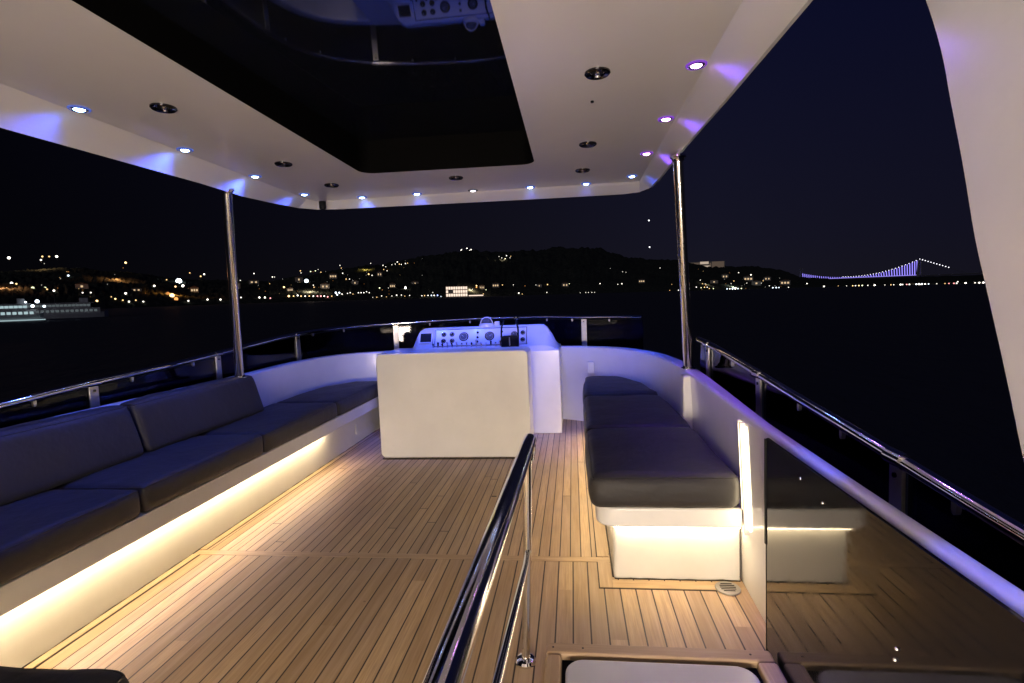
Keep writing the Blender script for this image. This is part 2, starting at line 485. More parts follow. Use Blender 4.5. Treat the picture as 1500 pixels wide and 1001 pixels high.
for i, (a, c_) in enumerate(segs):
    wp = None
    if i == 3:
        def wp(p):
            t = max(0, (p.y-5.0)/.72)
            s_ = (p.x+2.15)/(-.64)   # 0 front, 1 back
            return Vector((p.x + s_*t*t*.30, p.y, p.z))
    cu = cushion('seat_cushion', None, (-2.785, -2.155, a, c_, .405, .548), M['vinyl'], .035, .012, seed=i, warp=wp)
    tag(cu, lab[i], 'cushion', 'seat cushions on the port bench')
bl = ['charcoal backrest cushion at the near end of the port bench', 'charcoal backrest cushion leaning by the foot of the port pole']
for i, (a, c_) in enumerate([(1.03, 2.835), (2.86, 4.08)]):
    def wp(p):
        t = (p.z-.55)/.3
        return Vector((p.x - .09*t, p.y, p.z))
    cu = cushion('backrest_cushion', None, (-2.735, -2.60, a, c_, .552, .868), M['vinyl'], .04, .012, nx=8, ny=30, nz=16, seed=i+9, warp=wp)
    tag(cu, bl[i], 'cushion', 'backrest cushions on the port bench')

# aft return of the port bench, its cushion corner shows bottom left
ab = empty('corner_bench', (-1.8, .4, 0), 'white return bench at the near port corner under a dark cushion', 'bench')
b = MB(); b.box(-2.79, -1.25, -2.4, .94, 0, .315, M['gel_base']); P_(b, 'base', ab, bevel=.004)
b = MB(); b.box(-2.79, -1.15, -2.4, 1.018, .318, .405, M['gel']); P_(b, 'lip', ab, bevel=.01)
b = MB(); b.box(-1.225, -1.208, -2.3, .98, .306, .316, M['led']); P_(b, 'led_strip', ab)
b = MB(); b.box(-2.15, -1.24, .962, .975, .306, .316, M['led']); P_(b, 'led_strip', ab)
cu = cushion('seat_cushion', None, (-2.785, -1.085, -.4, 1.092, .407, .552), M['vinyl'], .05, .015, seed=21)
tag(cu, 'dark rounded cushion corner in the near left foreground of the deck', 'cushion')

# ================================================================== STARBOARD BENCH
sbn = empty('starboard_bench', (.45, 3.6, 0), 'short white built-in bench on the starboard side with a bright light strip under its lip', 'bench')
def arc_end(xl, xr):
    return None
def stb_poly(x0, y0, back=.783, r=.06, grow=0):
    pts = [(back, y0), ]
    for k in range(7):
        a = math.radians(270-90*k/6); pts.append((x0+r+r*math.cos(a), y0+r+r*math.sin(a)))
    pts += [(x0+.005, 3.4), (x0+.04, 5.0), (x0+.09, 5.55)]
    pts += [(.40, 5.60), (.66, 5.03), (.75, 4.4), (back, 3.7)]
    return pts
b = MB(); b.prism(stb_poly(.165, 2.53, .768, .02), 0, .285, M['gel_base'], 'z'); P_(b, 'base', sbn, bevel=.004)
b = MB(); b.prism(stb_poly(.085, 2.475, .766, .09), .287, .385, M['gel'], 'z'); P_(b, 'lip', sbn, bevel=.012)
b = MB(); b.box(.17, .76, 2.496, 2.508, .2795, .2865, M['led2']); b.box(.128, .138, 2.56, 5.3, .2795, .2865, M['led2'])
P_(b, 'led_strip', sbn)
b = MB(); b.tube([(.168+i*.04, 2.527, .003+R_.uniform(-.003,.002)) for i in range(16)], .004, M['caulk'], 6)
b.tube([(.162, 2.54+i*.1, .004) for i in range(30)], .004, M['caulk'], 6)
P_(b, 'sealant_bead', sbn)
def xr_curve(y):
    if y < 3.7: return .762
    pts = [(3.7,.762),(4.4,.745),(5.05,.655),(5.6,.40),(5.8,.2)]
    for (a, xa), (c_, xc) in zip(pts, pts[1:]):
        if y <= c_: return xa+(xc-xa)*(y-a)/(c_-a)
    return .2
def swarp(p):
    t = (p.x-.055)/(.772-.055)
    xl = .055+.012*max(0, p.y-3.0)+(.05*max(0, p.y-5.0))
    return Vector((xl+(xr_curve(p.y)-xl)*t, p.y, p.z))
for i, (a, c_, z1, lb_) in enumerate([(2.435, 3.385, .556, 'large charcoal seat cushion at the near end of the starboard bench'),
                               (3.395, 4.52, .556, 'middle charcoal seat cushion of the starboard bench'),
                               (4.53, 5.52, .575, 'far charcoal seat cushion tucked into the curved starboard bow corner')]):
    cu = cushion('seat_cushion', None, (.055, .762, a, c_, .387, z1), M['vinyl'], .05, .014, seed=i+30, warp=swarp, nx=30, ny=30)
    tag(cu, lb_, 'cushion', 'seat cushions on the starboard bench')

# wall trim with two vertical light strips at the near end of the starboard bench
wt = empty('wall_trim', (.77, 2.3, .3), 'white wall end trim with two glowing vertical light strips beside the starboard bench', 'light trim')
def wallstrip(name, y0, y1, d0, d1, z0, z1, m, bev=0):
    xw = lambda z: .7505 + .024*(1-min(1, max(0, (z-.25)/.6)))
    vs = [(xw(z)-d, y, z) for z in (z0, z1) for d, y in ((d0,y0),(d1,y0),(d1,y1),(d0,y1))]
    b = MB(); b.add(vs, [(0,3,2,1),(4,5,6,7),(0,1,5,4),(1,2,6,5),(2,3,7,6),(3,0,4,7)], m); return P_(b, name, wt, bevel=bev)
wallstrip('fin', 2.398, 2.412, -.01, .022, .29, .815, M['gel'], .003)
wallstrip('fin', 2.452, 2.462, -.01, .014, .39, .815, M['gel'], .003)
wallstrip('led_strip', 2.422, 2.442, .001, .007, .30, .80, M['led_v'])
wallstrip('led_strip', 2.372, 2.384, .001, .006, .32, .80, M['led_v'])
wallstrip('cover_strip', 2.20, 2.34, -.005, .004, .30, .825, M['gel'], .002)

# smoked panel
sp_ = empty('smoked_panel', (.72, 1.2, 0), 'tall glossy smoked black panel fixed beside the hatch at right', 'panel')
b = MB(); b.box(.712, .722, -.6, 2.02, .0, .848, M['smoked']); P_(b, 'sheet', sp_, bevel=.0015)
b = MB(); b.box(.708, .7255, 2.021, 2.034, .43, .842, M['black']); P_(b, 'edge_clamp', sp_, bevel=.002)
b = MB(); b.box(.711, .7225, 2.021, 2.027, .0, .428, M['rubber']); P_(b, 'edge_seal', sp_)
for yy, zz in ((1.72,.795),(1.57,.775),(1.215,.575),(1.22,.545)):
    b = MB(); b.lathe([(0,-.005),(.003,-.0045),(.0045,-.002),(.0045,.0)], M['chrome'], 16, (.711, yy, zz), 'x'); P_(b, 'screw', sp_)

# drain
dr = empty('deck_drain', (.69, 2.455, .006), 'oval perforated metal drain in the deck at the corner of the starboard bench', 'drain')
b = MB(); b.lathe([(.0,.004),(.048,.004),(.056,.003),(.058,0),(.058,-.004)], M['drain'], 32, (.69, 2.455, .006)); P_(b, 'rim', dr)
b = MB()
for i in range(5):
    w_ = .036*math.sqrt(max(.1, 1-((i-2)/2.9)**2))
    b.box(.69-w_, .69+w_, 2.455+(i-2)*.015-.003, 2.455+(i-2)*.015+.003, .0095, .0112, M['black'])
P_(b, 'slot_pattern', dr)

# two small dark repair marks in the planks
for (x0,x1,y0,y1,lb_) in ((-.62,-.585,3.60,3.612,'short dark mark in the planks near the helm block, left of its twin'), (-.50,-.45,3.61,3.622,'longer dark mark in the planks near the helm block, right of its twin')):
    b = MB(); b.box(x0,x1,y0,y1,-.004,.0022,M['caulk']); o = b.build('deck_mark', smooth=False); tag(o, lb_, 'deck mark', 'dark marks in the planks')

# ================================================================== HELM
sk = MB()
pf = rrect(-1.785, -.40, .012, .972, .05, 6)
sk.prism(pf, 4.50, 4.86, M['gel'], 'y')
hs = sk.build('helm_seat_block', bevel=.012, seg=3); tag(hs, 'plain white upright block standing on the deck aft of the helm', 'seat block')
b = MB(); b.tube([(-1.77+i*.09, 4.495, .005) for i in range(16)], .005, M['caulk'], 6)
o = P_(b, 'sealant_bead', hs); o.matrix_parent_inverse = Matrix()

hc = empty('helm_console', (-1.1, 5.6, 0), 'white helm console with instruments bathed in blue light', 'helm')
b = MB(); b.box(-2.12, -.145, 5.36, 6.08, 0, .885, M['gel']); P_(b, 'cabinet', hc, bevel=.012)
# dash pod: side profile swept between cheeks
def pod():
    b = MB(); vs = []; fs = []
    prof = [(5.37,.884),(5.385,.93),(5.41,.945),(5.505,1.132),(5.53,1.146),(5.60,1.142),(5.85,1.04),(6.04,.90),(6.04,.884)]
    # x stations: cheeks fall away at both ends
    st = [(-1.80,0),(-1.765,.10),(-1.735,.30),(-1.70,.62),(-1.66,.88),(-1.61,.985),(-1.55,1),(-1.0,1),(-.45,1),(-.36,1),(-.31,.985),(-.27,.87),(-.225,.60),(-.19,.30),(-.165,.12),(-.15,0)]
    for x, k in st:
        for y, z in prof: vs.append((x, y, .884+(z-.884)*max(k,.02)))
    n = len(prof)
    for i in range(len(st)-1):
        for j in range(n-1): fs.append((i*n+j, i*n+j+1, (i+1)*n+j+1, (i+1)*n+j))
    b.add(vs, fs, M['gel']); return b
P_(pod(), 'dash_pod', hc)
# tilted panel frame: local u (x), v up the slope
pn = Vector((0, -(1.132-.945), .095)); pn.normalize()      # outward normal (towards the camera and up)
pv = Vector((0, .095, .187)).normalized()
def PP(x, v, d=0): return Vector((x, 5.41, .945)) + pv*v*.88 + pn*d
def panel_box(b, x0, x1, v0, v1, d0, d1, m):
    vs = [PP(x, v, d) for d in (d0, d1) for (x, v) in ((x0,v0),(x1,v0),(x1,v1),(x0,v1))]
    b.add(vs, [(0,3,2,1),(4,5,6,7),(0,1,5,4),(1,2,6,5),(2,3,7,6),(3,0,4,7)], m)
def panel_disc(b, x, v, r, d0, d1, m, n=24, rt=None):
    vs = []; fs = []; c0 = PP(x, v)
    for d, rr in ((d0, r), (d1, rt or r)):
        for k in range(n):
            a = 2*math.pi*k/n; vs.append(c0 + Vector((rr*math.cos(a),0,0)) + pv*(rr*math.sin(a)) + pn*d)
    fs = [tuple(range(n))[::-1], tuple(range(n, 2*n))] + [(k, (k+1)%n, n+(k+1)%n, n+k) for k in range(n)]
    b.add(vs, fs, m)
b = MB()   # raised instrument board with shadow gap frame
panel_box(b, -1.47, -.50, .012, .215, -.004, .006, M['gel'])
ib = P_(b, 'instrument_board', hc, bevel=.003)
b = MB()
for (x0,x1,v0,v1) in ((-1.485,-.485,.222,.228),(-1.485,-.485,.0,.005),(-1.485,-1.479,.005,.222),(-.491,-.485,.005,.222)):
    panel_box(b, x0, x1, v0, v1, -.002, .004, M['dchrome'])
P_(b, 'board_trim', hc)
b = MB(); panel_box(b, -1.655, -1.505, .045, .19, -.002, .012, M['gel']); P_(b, 'screen_bezel', hc, bevel=.004)
b = MB(); panel_box(b, -1.64, -1.52, .062, .175, .0122, .0145, M['black']); P_(b, 'screen', hc)
def gauge(x, v, r, kind):
    b = MB(); panel_disc(b, x, v, r*1.12, .004, .009, M['black'], 28); panel_disc(b, x, v, r, .004, .015, M['chrome'], 28, r*.9)
    g = P_(b, 'gauge', hc)
    b = MB(); panel_disc(b, x, v, r*.78, .0152, .0162, M['black'] if kind else M['dial'])
    d = b.build('dial', g)
    b = MB(); c0 = PP(x, v, .0168); a = R_.uniform(.3, 2.6)
    b.tube([c0, c0+(Vector((math.cos(a),0,0))+pv*math.sin(a))*r*.6], .0016, M['plate'], 5)
    b.build('needle', g)
for x, v, r, k in ((-1.385,.155,.024,1),(-1.295,.155,.024,1),(-1.385,.07,.024,1),(-1.29,.07,.024,1),(-1.165,.12,.046,0),(-.885,.118,.046,0),(-.62,.13,.032,0),(-.53,.15,.022,1),(-.53,.06,.022,1)):
    gauge(x, v, r, k)
for x in (-1.015, -.755):
    for v in (.05, .105, .17):
        b = MB(); panel_disc(b, x, v, .014, .0, .022, M['black'], 16, .009); P_(b, 'knob', hc)
# toggle switches on the shelf in front of the board
for i in range(17):
    x = -1.49+i*.052
    b = MB(); b.tube([(x, 5.40, .935), (x, 5.395, .955)], .0075, M['chrome'], 8)
    hgt = R_.choice([.022, .026, .038]) + (.03 if i == 9 else 0)
    b.tube([(x, 5.395, .955), (x+R_.uniform(-.006,.006), 5.385, .955+hgt)], [.0065, .0105], M['black'] if i < 3 or i % 4 == 0 else M['chrome'], 8)
    P_(b, 'toggle_switch', hc)
# black throttle control
th = empty('throttle_control', (-.655, 5.38, .94), 'black throttle control with two curved arms and a silver centre bar on the helm', 'throttle')
b = MB(); b.prism(rrect(-.745,-.565,.90,1.045,.03,5), 5.31, 5.40, M['black'], 'y'); P_(b, 'housing', th, bevel=.012)
for s in (-1, 1):
    b = MB(); b.tube(crom([(-.655+s*.078, 5.355, .93), (-.655+s*.088, 5.35, 1.04), (-.655+s*.086, 5.36, 1.12), (-.655+s*.066, 5.38, 1.19), (-.655+s*.062, 5.40, 1.215)], 6), .0085, M['black'], 10)
    P_(b, 'lever_arm', th)
b = MB(); b.box(-.661, -.648, 5.300, 5.308, .945, 1.03, M['chrome']); P_(b, 'centre_bar', th, bevel=.003)
# compass with clear dome
cm = empty('compass', (-.93, 5.58, 1.185), 'small white domed compass standing on top of the helm', 'compass')
b = MB(); b.lathe([(.0,1.135),(.085,1.135),(.085,1.16),(.07,1.175),(.0,1.175)], M['gel'], 28, (-.93,5.58,0)); P_(b, 'base', cm)
b = MB(); b.lathe([(.062*math.cos(a), 1.175+.062*math.sin(a)) for a in [math.pi/2*k/8 for k in range(9)]], M['dial'], 28, (-.93,5.58,0)); P_(b, 'dome', cm)
b = MB(); b.tube([(-.93+.066*math.cos(math.pi*k/14), 5.565, 1.165+.072*math.sin(math.pi*k/14)) for k in range(15)], .006, M['gel'], 10); P_(b, 'hood', cm)
b = MB(); b.box(-.845,-.79,5.55,5.61,1.135,1.19,M['plate']); P_(b, 'side_block', cm, bevel=.01)
sl = empty('horn_lamp', (-.61, 5.6, 1.18), 'small round chrome lamp on a stalk above the throttle', 'lamp')
b = MB(); b.tube([(-.61,5.6,1.13),(-.61,5.6,1.20)], .008, M['chrome'], 10); P_(b, 'stalk', sl)
b = MB(); b.lathe([(.028*math.sin(math.pi*k/10), -.028*math.cos(math.pi*k/10)) for k in range(11)], M['chrome'], 20, (-.61,5.6,1.22)); P_(b, 'head', sl)
b = MB(); b.box(-.30,-.275,5.47,5.49,1.01,1.03,M['black']); P_(b, 'key_switch', hc, bevel=.003)

# ================================================================== RAILS & WINDSCREENS
railL = crom([(-2.98,-1.5,.84),(-2.985,.5,.90),(-2.99,2.0,.945),(-3.0,2.8,.99),(-3.02,3.6,1.025),(-3.03,4.4,1.075),(-3.03,5.2,1.125),(-2.88,5.85,1.155),(-2.5,6.22,1.17),(-1.9,6.42,1.185),(-1.1,6.50,1.197),(-.4,6.47,1.190),(.2,6.38,1.168),(.62,6.26,1.16),(.80,6.15,1.155)], 8)
railR = crom([(.925,3.98,1.062),(.945,3.6,1.035),(.955,3.0,.985),(.96,2.4,.935),(.955,1.8,.895),(.95,1.3,.86),(.95,.8,.83),(.95,-.6,.75)], 10)
def rail_thing(path, posts, panels, name, label, clips, r=.021):
    t = empty(name, path[len(path)//2] - Vector((0,0,.5)), label, 'railing')
    b = MB(); b.tube(path, r, M['chrome'], 20); P_(b, 'top_rail', t)
    def near(fr):
        i = fr*(len(path)-1); k = int(i); k = min(k, len(path)-2); q = path[k].lerp(path[k+1], i-k)
        tg = (path[k+1]-path[k]); tg.z = 0; tg.normalize(); return q, tg
    for fr in posts:
        q, tg = near(fr); nn = Vector((-tg.y, tg.x, 0))
        b = MB(); w = .032; th_ = .006
        vs = [q+tg*(sx*w)+nn*(sy*th_)+Vector((0,0,dz)) for dz in (-.022, .66-q.z) for sx, sy in ((-1,-1),(1,-1),(1,1),(-1,1))]
        b.add(vs, [(0,1,2,3),(7,6,5,4),(0,4,5,1),(1,5,6,2),(2,6,7,3),(3,7,4,0)], M['steel'])
        p_ = P_(b, 'post', t, bevel=.003)
        b = MB(); b.tube([q-tg*.04, q+tg*.04], r+.004, M['chrome'], 18); P_(b, 'sleeve', t)
        for dz in (-.05,):
            b = MB(); c0 = q+Vector((0,0,dz)); s_ = -1 if name else 1
            b.tube([c0-nn*.012, c0+nn*.012], .008, M['dchrome'], 10); P_(b, 'bolt', t)
    for fr in clips:
        q, tg = near(fr); nn = Vector((-tg.y, tg.x, 0))
        b = MB(); w = .009
        pts = [(-w, -.016), (w, -.016), (w, -.04), (w*.7, -.049), (0, -.053), (-w*.7, -.049), (-w, -.04)]
        vs = [q+tg*a_+Vector((0,0,z_))+nn*s_ for s_ in (-.006, .008) for a_, z_ in pts]
        n = len(pts); fs = [tuple(range(n)), tuple(range(n, 2*n))[::-1]]+[(k,(k+1)%n,n+(k+1)%n,n+k) for k in range(n)]
        b.add(vs, fs, M['steel']); P_(b, 'clip', t)
    for f0, f1 in panels:
        b = MB(); vs = []; fs = []; K = 14
        for k in range(K+1):
            q, tg = near(f0+(f1-f0)*k/K); nn = Vector((-tg.y, tg.x, 0))
            for off in (.010, .016):
                vs.append(q+nn*off+Vector((0,0,-.03))); vs.append(Vector((q.x, q.y, .665))+nn*(off))
        for k in range(K):
            a = k*4; c_ = a+4
            fs += [(a, c_, c_+1, a+1), (a+2, a+3, c_+3, c_+2), (a, a+2, c_+2, c_), (a+1, c_+1, c_+3, a+3)]
        fs += [(0,1,3,2), (K*4, K*4+2, K*4+3, K*4+1)]
        b.add(vs, fs, M['screen']); P_(b, 'windscreen', t)
    return t
def frac(path, target):
    best = min(range(len(path)), key=lambda i: (path[i]-Vector(target)).length); return best/(len(path)-1)
fL = lambda x, y: frac(railL, (x, y, 1.05))
fR = lambda y: frac(railR, (.95, y, .95))
pL = [fL(-3,2.86), fL(-3.03,4.06), fL(-3.03,5.4), fL(-2.2,6.33), fL(.13,6.39)]
pL = [fL(-3,.9)] + pL
cl = [fL(-3,2.5), fL(-3.02,3.2), fL(-3.03,3.75), fL(-2.75,6.05), fL(-3.0,5.65), fL(-1.8,6.43), fL(-1.3,6.5), fL(-.3,6.45), fL(.45,6.3), fL(-.02,6.4)]
rail_thing(railL, pL, [(fL(-3,.9)+.002, pL[1]-.002), (pL[1]+.002, pL[2]-.002), (pL[2]+.002, pL[3]-.002), (pL[3]+.002, pL[4]-.002), (pL[4]+.002, pL[5]-.002), (pL[5]+.002, 1)],
           'port_rail', 'long polished steel rail with tinted windscreens along the port side and bow', cl)
pR = [fR(3.78), fR(2.82), fR(1.62)]
rail_thing(railR, pR, [(0, pR[0]-.01), (pR[0]+.01, pR[1]-.01), (pR[1]+.01, pR[2]-.01), (pR[2]+.01, 1)],
           'starboard_rail', 'thick polished steel rail with tinted windscreens along the starboard side', [fR(3.25), fR(2.35), fR(1.95), fR(1.40)])

# ================================================================== POLES
def pole(a, c_, label, name='support_pole'):
    t = empty(name, a, label, 'pole', 'polished poles holding up the hardtop')
    a = Vector(a); c_ = Vector(c_)
    b = MB(); b.tube([a, a.lerp(c_,.33), a.lerp(c_,.66), c_], .033, M['pole'], 32); P_(b, 'tube', t)
    b = MB(); b.lathe([(0,0),(.052,0),(.052,.006),(.04,.012),(.034,.03),(.0,.03)], M['chrome'], 28, (a.x,a.y,a.z)); P_(b, 'base_flange', t)
    b = MB(); b.lathe([(0,0),(.034,0),(.04,.02),(.05,.028),(.05,.04),(0,.04)], M['chrome'], 28, (c_.x,c_.y,c_.z-.03)); P_(b, 'top_flange', t)
pole((-2.745, 3.96, .862), (-2.45, 3.56, 2.28), 'polished steel pole rising from the port wall to the hardtop')
pole((.825, 3.87, .862), (.700, 3.50, 2.275), 'polished steel pole rising from the starboard wall to the hardtop')

# ================================================================== HARDTOP
ht = empty('hardtop', (-.87, 1.5, 2.5), 'white hardtop roof with a black glass sunroof and rows of small lights', 'roof')
outer = [(-2.72,-2.2),(-2.70,0),(-2.63,2.0),(-2.53,3.4),(-2.46,4.2),(-2.40,4.46),(-2.28,4.59),(-2.1,4.63),(-1.4,4.675),(-.6,4.725),(.1,4.76),(.48,4.77),(.61,4.72),(.685,4.56),(.70,4.2),(.715,3.4),(.745,2.6),(.765,1.8),(.78,.6),(.78,-2.2)]
def ffac(y): return min(1, max(0, (y-3.7)/.75))
outer = [Vector((x*(.958+.042*max(ffac(y), .8*(x > 0))), y*(.958+.042*max(ffac(y), .8*(x > 0))) if y > 0 else y, 0)) for x, y in outer]
oo = []
for i in range(len(outer)-1):
    oo.append(outer[i])
    if (outer[i+1]-outer[i]).length > .25:
        for k in range(1, 6): oo.append(outer[i].lerp(outer[i+1], k/6))
oo.append(outer[-1])
def crease(p):   # nearest point on the inner crease rectangle
    x = max(-2.312, min(.602, p.x)); y = min(4.59+.03*(p.x+1.8)/2, p.y)
    return Vector((x, y, 0))
# corner handling: rounded crease
SRX0, SRX1, SRY1 = -1.505, -.235, 3.80
b = MB(); vs = []; fs = []; prof_n = 10
for p in oo:
    c_ = crease(p)
    d = p-c_
    nrm = d.normalized() if d.length > 1e-6 else Vector((0,1,0))
    inn = c_ - nrm*.05; ff = max(ffac(p.y), .8*(p.x > 0))
    row = [(inn, 2.380), (c_, 2.379), (c_+d*.06, 2.374), (c_+d*.12, 2.366), (c_+d*.55, 2.322+.012*ff), (c_+d*.9, 2.276+.034*ff), (p, 2.262+.043*ff), (p+nrm*.022, 2.272+.04*ff), (p+nrm*.03, 2.295+.03*ff), (p+nrm*.02, 2.72)]
    for q, z in row: vs.append((q.x, q.y, z))
n = 10
for i in range(len(oo)-1):
    for k in range(n-1): fs.append((i*n+k, i*n+k+1, (i+1)*n+k+1, (i+1)*n+k))
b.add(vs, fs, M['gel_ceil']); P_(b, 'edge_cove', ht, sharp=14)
# flat ceiling with the sunroof hole: quads from hole outline to the crease outline
inn_out = []
for p in oo:
    c_ = crease(p); d = p-c_; nrm = d.normalized() if d.length > 1e-6 else Vector((0,1,0)); inn_out.append(c_-nrm*.05)
me = bpy.data.meshes.new('ceiling_panel'); bm = bmesh.new()
ov = [bm.verts.new((q.x, q.y, 2.380)) for q in inn_out]
hole = [q for q in rrect(SRX0, SRX1, -1.2, SRY1, .10, 8)]
# taper the hole slightly and bow its front edge
def hwarp(x, y):
    y2 = y + (.05*(x+.87) if y > 3 else 0); return x+(.0), y2
hv = [bm.verts.new((*hwarp(x, y), 2.380)) for x, y in hole]
eo = [bm.edges.new((ov[i], ov[(i+1) % len(ov)])) for i in range(len(ov))]
eh = [bm.edges.new((hv[i], hv[(i+1) % len(hv)])) for i in range(len(hv))]
bmesh.ops.triangle_fill(bm, use_beauty=True, use_dissolve=False, edges=eo+eh)
# remove faces inside hole
for f in list(bm.faces):
    c_ = f.calc_center_median()
    if SRX0+.01 < c_.x < SRX1-.01 and -1.19 < c_.y < SRY1-.06 and all(v in hv for v in f.verts): bm.faces.remove(f)
bmesh.ops.recalc_face_normals(bm, faces=bm.faces)
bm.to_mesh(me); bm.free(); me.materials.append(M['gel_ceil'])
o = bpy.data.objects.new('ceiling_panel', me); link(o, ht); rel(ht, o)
# hole rim going up and glass
b = MB(); n = len(hole); vs = [(*hwarp(x, y), 2.380) for x, y in hole] + [(*hwarp(x, y), 2.390+(hwarp(x, y)[1]+1.25)*.046) for x, y in hole]
b.add(vs, [(k, (k+1)%n, n+(k+1)%n, n+k) for k in range(n)], M['rubber']); P_(b, 'sunroof_rim', ht)
b = MB(); hp = [hwarp(x, y) for x, y in rrect(SRX0-.03, SRX1+.03, -1.23, SRY1+.03, .11, 8)]
gz = lambda y: 2.388 + (y+1.25)*.046
n = len(hp); b.add([(x, y, gz(y)+d_) for d_ in (0, .008) for x, y in hp], [tuple(range(n))[::-1], tuple(range(n, 2*n))]+[(k,(k+1)%n,n+(k+1)%n,n+k) for k in range(n)], M['roofglass']); P_(b, 'sunroof_glass', ht)
b = MB(); tp = [(p.x, p.y) for p in outer]; b.prism(tp, 2.72, 2.78, M['gel'], 'z'); P_(b, 'roof_skin', ht)

def led(x, y, col, parent=ht):
    b = MB(); b.lathe([(.0225,2.3725),(.03,2.370),(.036,2.373),(.037,2.380)], M['chrome'], 24, (x, y, 0))
    o = P_(b, 'led_downlight', ht)
    b = MB(); b.lathe([(.0,2.3675),(.012,2.368),(.0185,2.371),(.0225,2.3735)], M['lens_'+col], 20, (x, y, 0))
    l = b.build('lens', o)
    b = MB(); b.lathe([(.0372,2.378),(.040,2.3735),(.043,2.3735),(.045,2.379)], M['ring_'+col], 24, (x, y, 0)); b.build('bloom_ring', o)
    return o
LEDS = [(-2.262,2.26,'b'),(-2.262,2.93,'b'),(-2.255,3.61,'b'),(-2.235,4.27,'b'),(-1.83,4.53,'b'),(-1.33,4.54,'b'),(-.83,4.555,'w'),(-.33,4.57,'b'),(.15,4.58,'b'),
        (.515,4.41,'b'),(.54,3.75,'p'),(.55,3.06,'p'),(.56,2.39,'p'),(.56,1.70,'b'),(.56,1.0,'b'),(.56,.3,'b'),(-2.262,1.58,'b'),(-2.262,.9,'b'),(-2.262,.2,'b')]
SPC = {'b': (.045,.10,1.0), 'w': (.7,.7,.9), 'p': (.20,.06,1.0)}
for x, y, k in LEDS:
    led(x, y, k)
    port, front = x < -2, y > 4.45
    def spot(en, size, blend, d):
        ld = bpy.data.lights.new('downlight_lamp', 'SPOT'); ld.color = SPC[k]; ld.energy = en
        ld.spot_size = math.radians(size); ld.spot_blend = blend; ld.shadow_soft_size = .012
        o = bpy.data.objects.new('downlight_lamp', ld); link(o); o.location = (x, y, 2.356)
        o.rotation_euler = Vector(d).to_track_quat('-Z', 'Y').to_euler()
    spill = Vector((0, .6, -1)) if front else Vector((-.6 if port else .6, -.22, -1))   # faint spill onto the cove
    if k != 'w':
        if y > 2: spot(9.0 if front else (30.0 if port else 24.0), 112, 1.0, spill)
        if front: spot(58, 80, .7, (0, .58, -1))
        else: spot(34 if port else ((17 if k == 'p' else 30) if y > 1.8 else 70), 54 if port or y > 3.5 else (34 if y > 1.8 else 15), .8, (-.14 if port else .115, .25 if y > 4 else 0, -1))
# unseen aft bulkhead; its low glowing window is added to light the helm
bk = empty('aft_bulkhead', (-.9, -2.2, 0), 'unseen white cabin bulkhead behind the deck with an added low fill-light panel', 'bulkhead')
b = MB(); b.box(-2.78, .72, -2.36, -2.24, 0, .25, M['gel']); b.box(-2.78, .72, -2.36, -2.24, .83, 2.40, M['gel'])
b.box(-2.78, -.62, -2.36, -2.24, .252, .828, M['gel']); b.box(.60, .72, -2.36, -2.24, .252, .828, M['gel']); P_(b, 'wall', bk)
b = MB(); b.box(-.61, .59, -2.34, -2.30, .26, .82, emit('added fill panel glow', (1,.80,.58), 1.2)); P_(b, 'window', bk)  # glowing panel added as the visible face of the fill
ld = bpy.data.lights.new('aft_fill_lamp', 'AREA'); ld.shape = 'RECTANGLE'; ld.size = 1.1; ld.size_y = .5; ld.energy = 170; ld.color = (1,.83,.66)  # added warm fill, low and aft, for helm block and bench fronts
o = bpy.data.objects.new('aft_fill_lamp', ld); link(o); o.location = (-.01, -2.2, .54); o.rotation_euler = (math.radians(90), 0, 0)
for x, y in [(-1.89,2.33),(-1.89,3.36),(-1.87,4.02),(-.87,4.06),(.11,4.10),(.13,3.43),(.14,2.38),(-1.89,1.3),(.14,1.3)]:
    b = MB(); b.lathe([(.030,2.381),(.034,2.372),(.050,2.368),(.056,2.373),(.056,2.381)], M['dchrome'], 28, (x, y, 0))
    o = P_(b, 'unlit_downlight', ht)
    b = MB(); b.lathe([(0,2.377),(.026,2.377),(.030,2.381)], M['black'], 20, (x, y, 0)); b.build('recess', o)
    b = MB(); b.lathe([(0,2.370),(.010,2.371),(.014,2.377)], M['chrome'], 16, (x, y, 0)); b.build('bulb', o)
b = MB(); b.lathe([(0,2.372),(.008,2.372),(.009,2.381)], M['black'], 12, (.13, 2.71, 0)); P_(b, 'sensor', ht)
b = MB(); b.lathe([(0,-.02),(.026,-.018),(.03,0),(.03,.05)], M['black'], 20, (-2.20, 4.52, 2.31)); P_(b, 'camera_pod', ht)

# arch leg at right
leg = [(1.80,2.47),(1.70,2.30),(1.64,2.19),(1.575,2.03),(1.53,1.87),(1.48,1.69),(1.435,1.51),(1.39,1.37),(1.335,1.20),(1.29,1.05),(1.265,.96),(1.255,.86),(1.262,.77),(1.29,.70),(1.34,.66)]
leg = [(p.x, p.y) for p in crom([(a,c_,0) for a, c_ in leg], 4)]
back = [(.2,.66),(.15,1.0),(.1,1.6),(0,2.47)]
b = MB(); b.prism(leg+back, 1.0, 1.13, M['gel'], 'x')
al = b.build('arch_leg', bevel=.03, seg=4); tag(al, 'broad white curved arch leg rising at the far right', 'roof support')

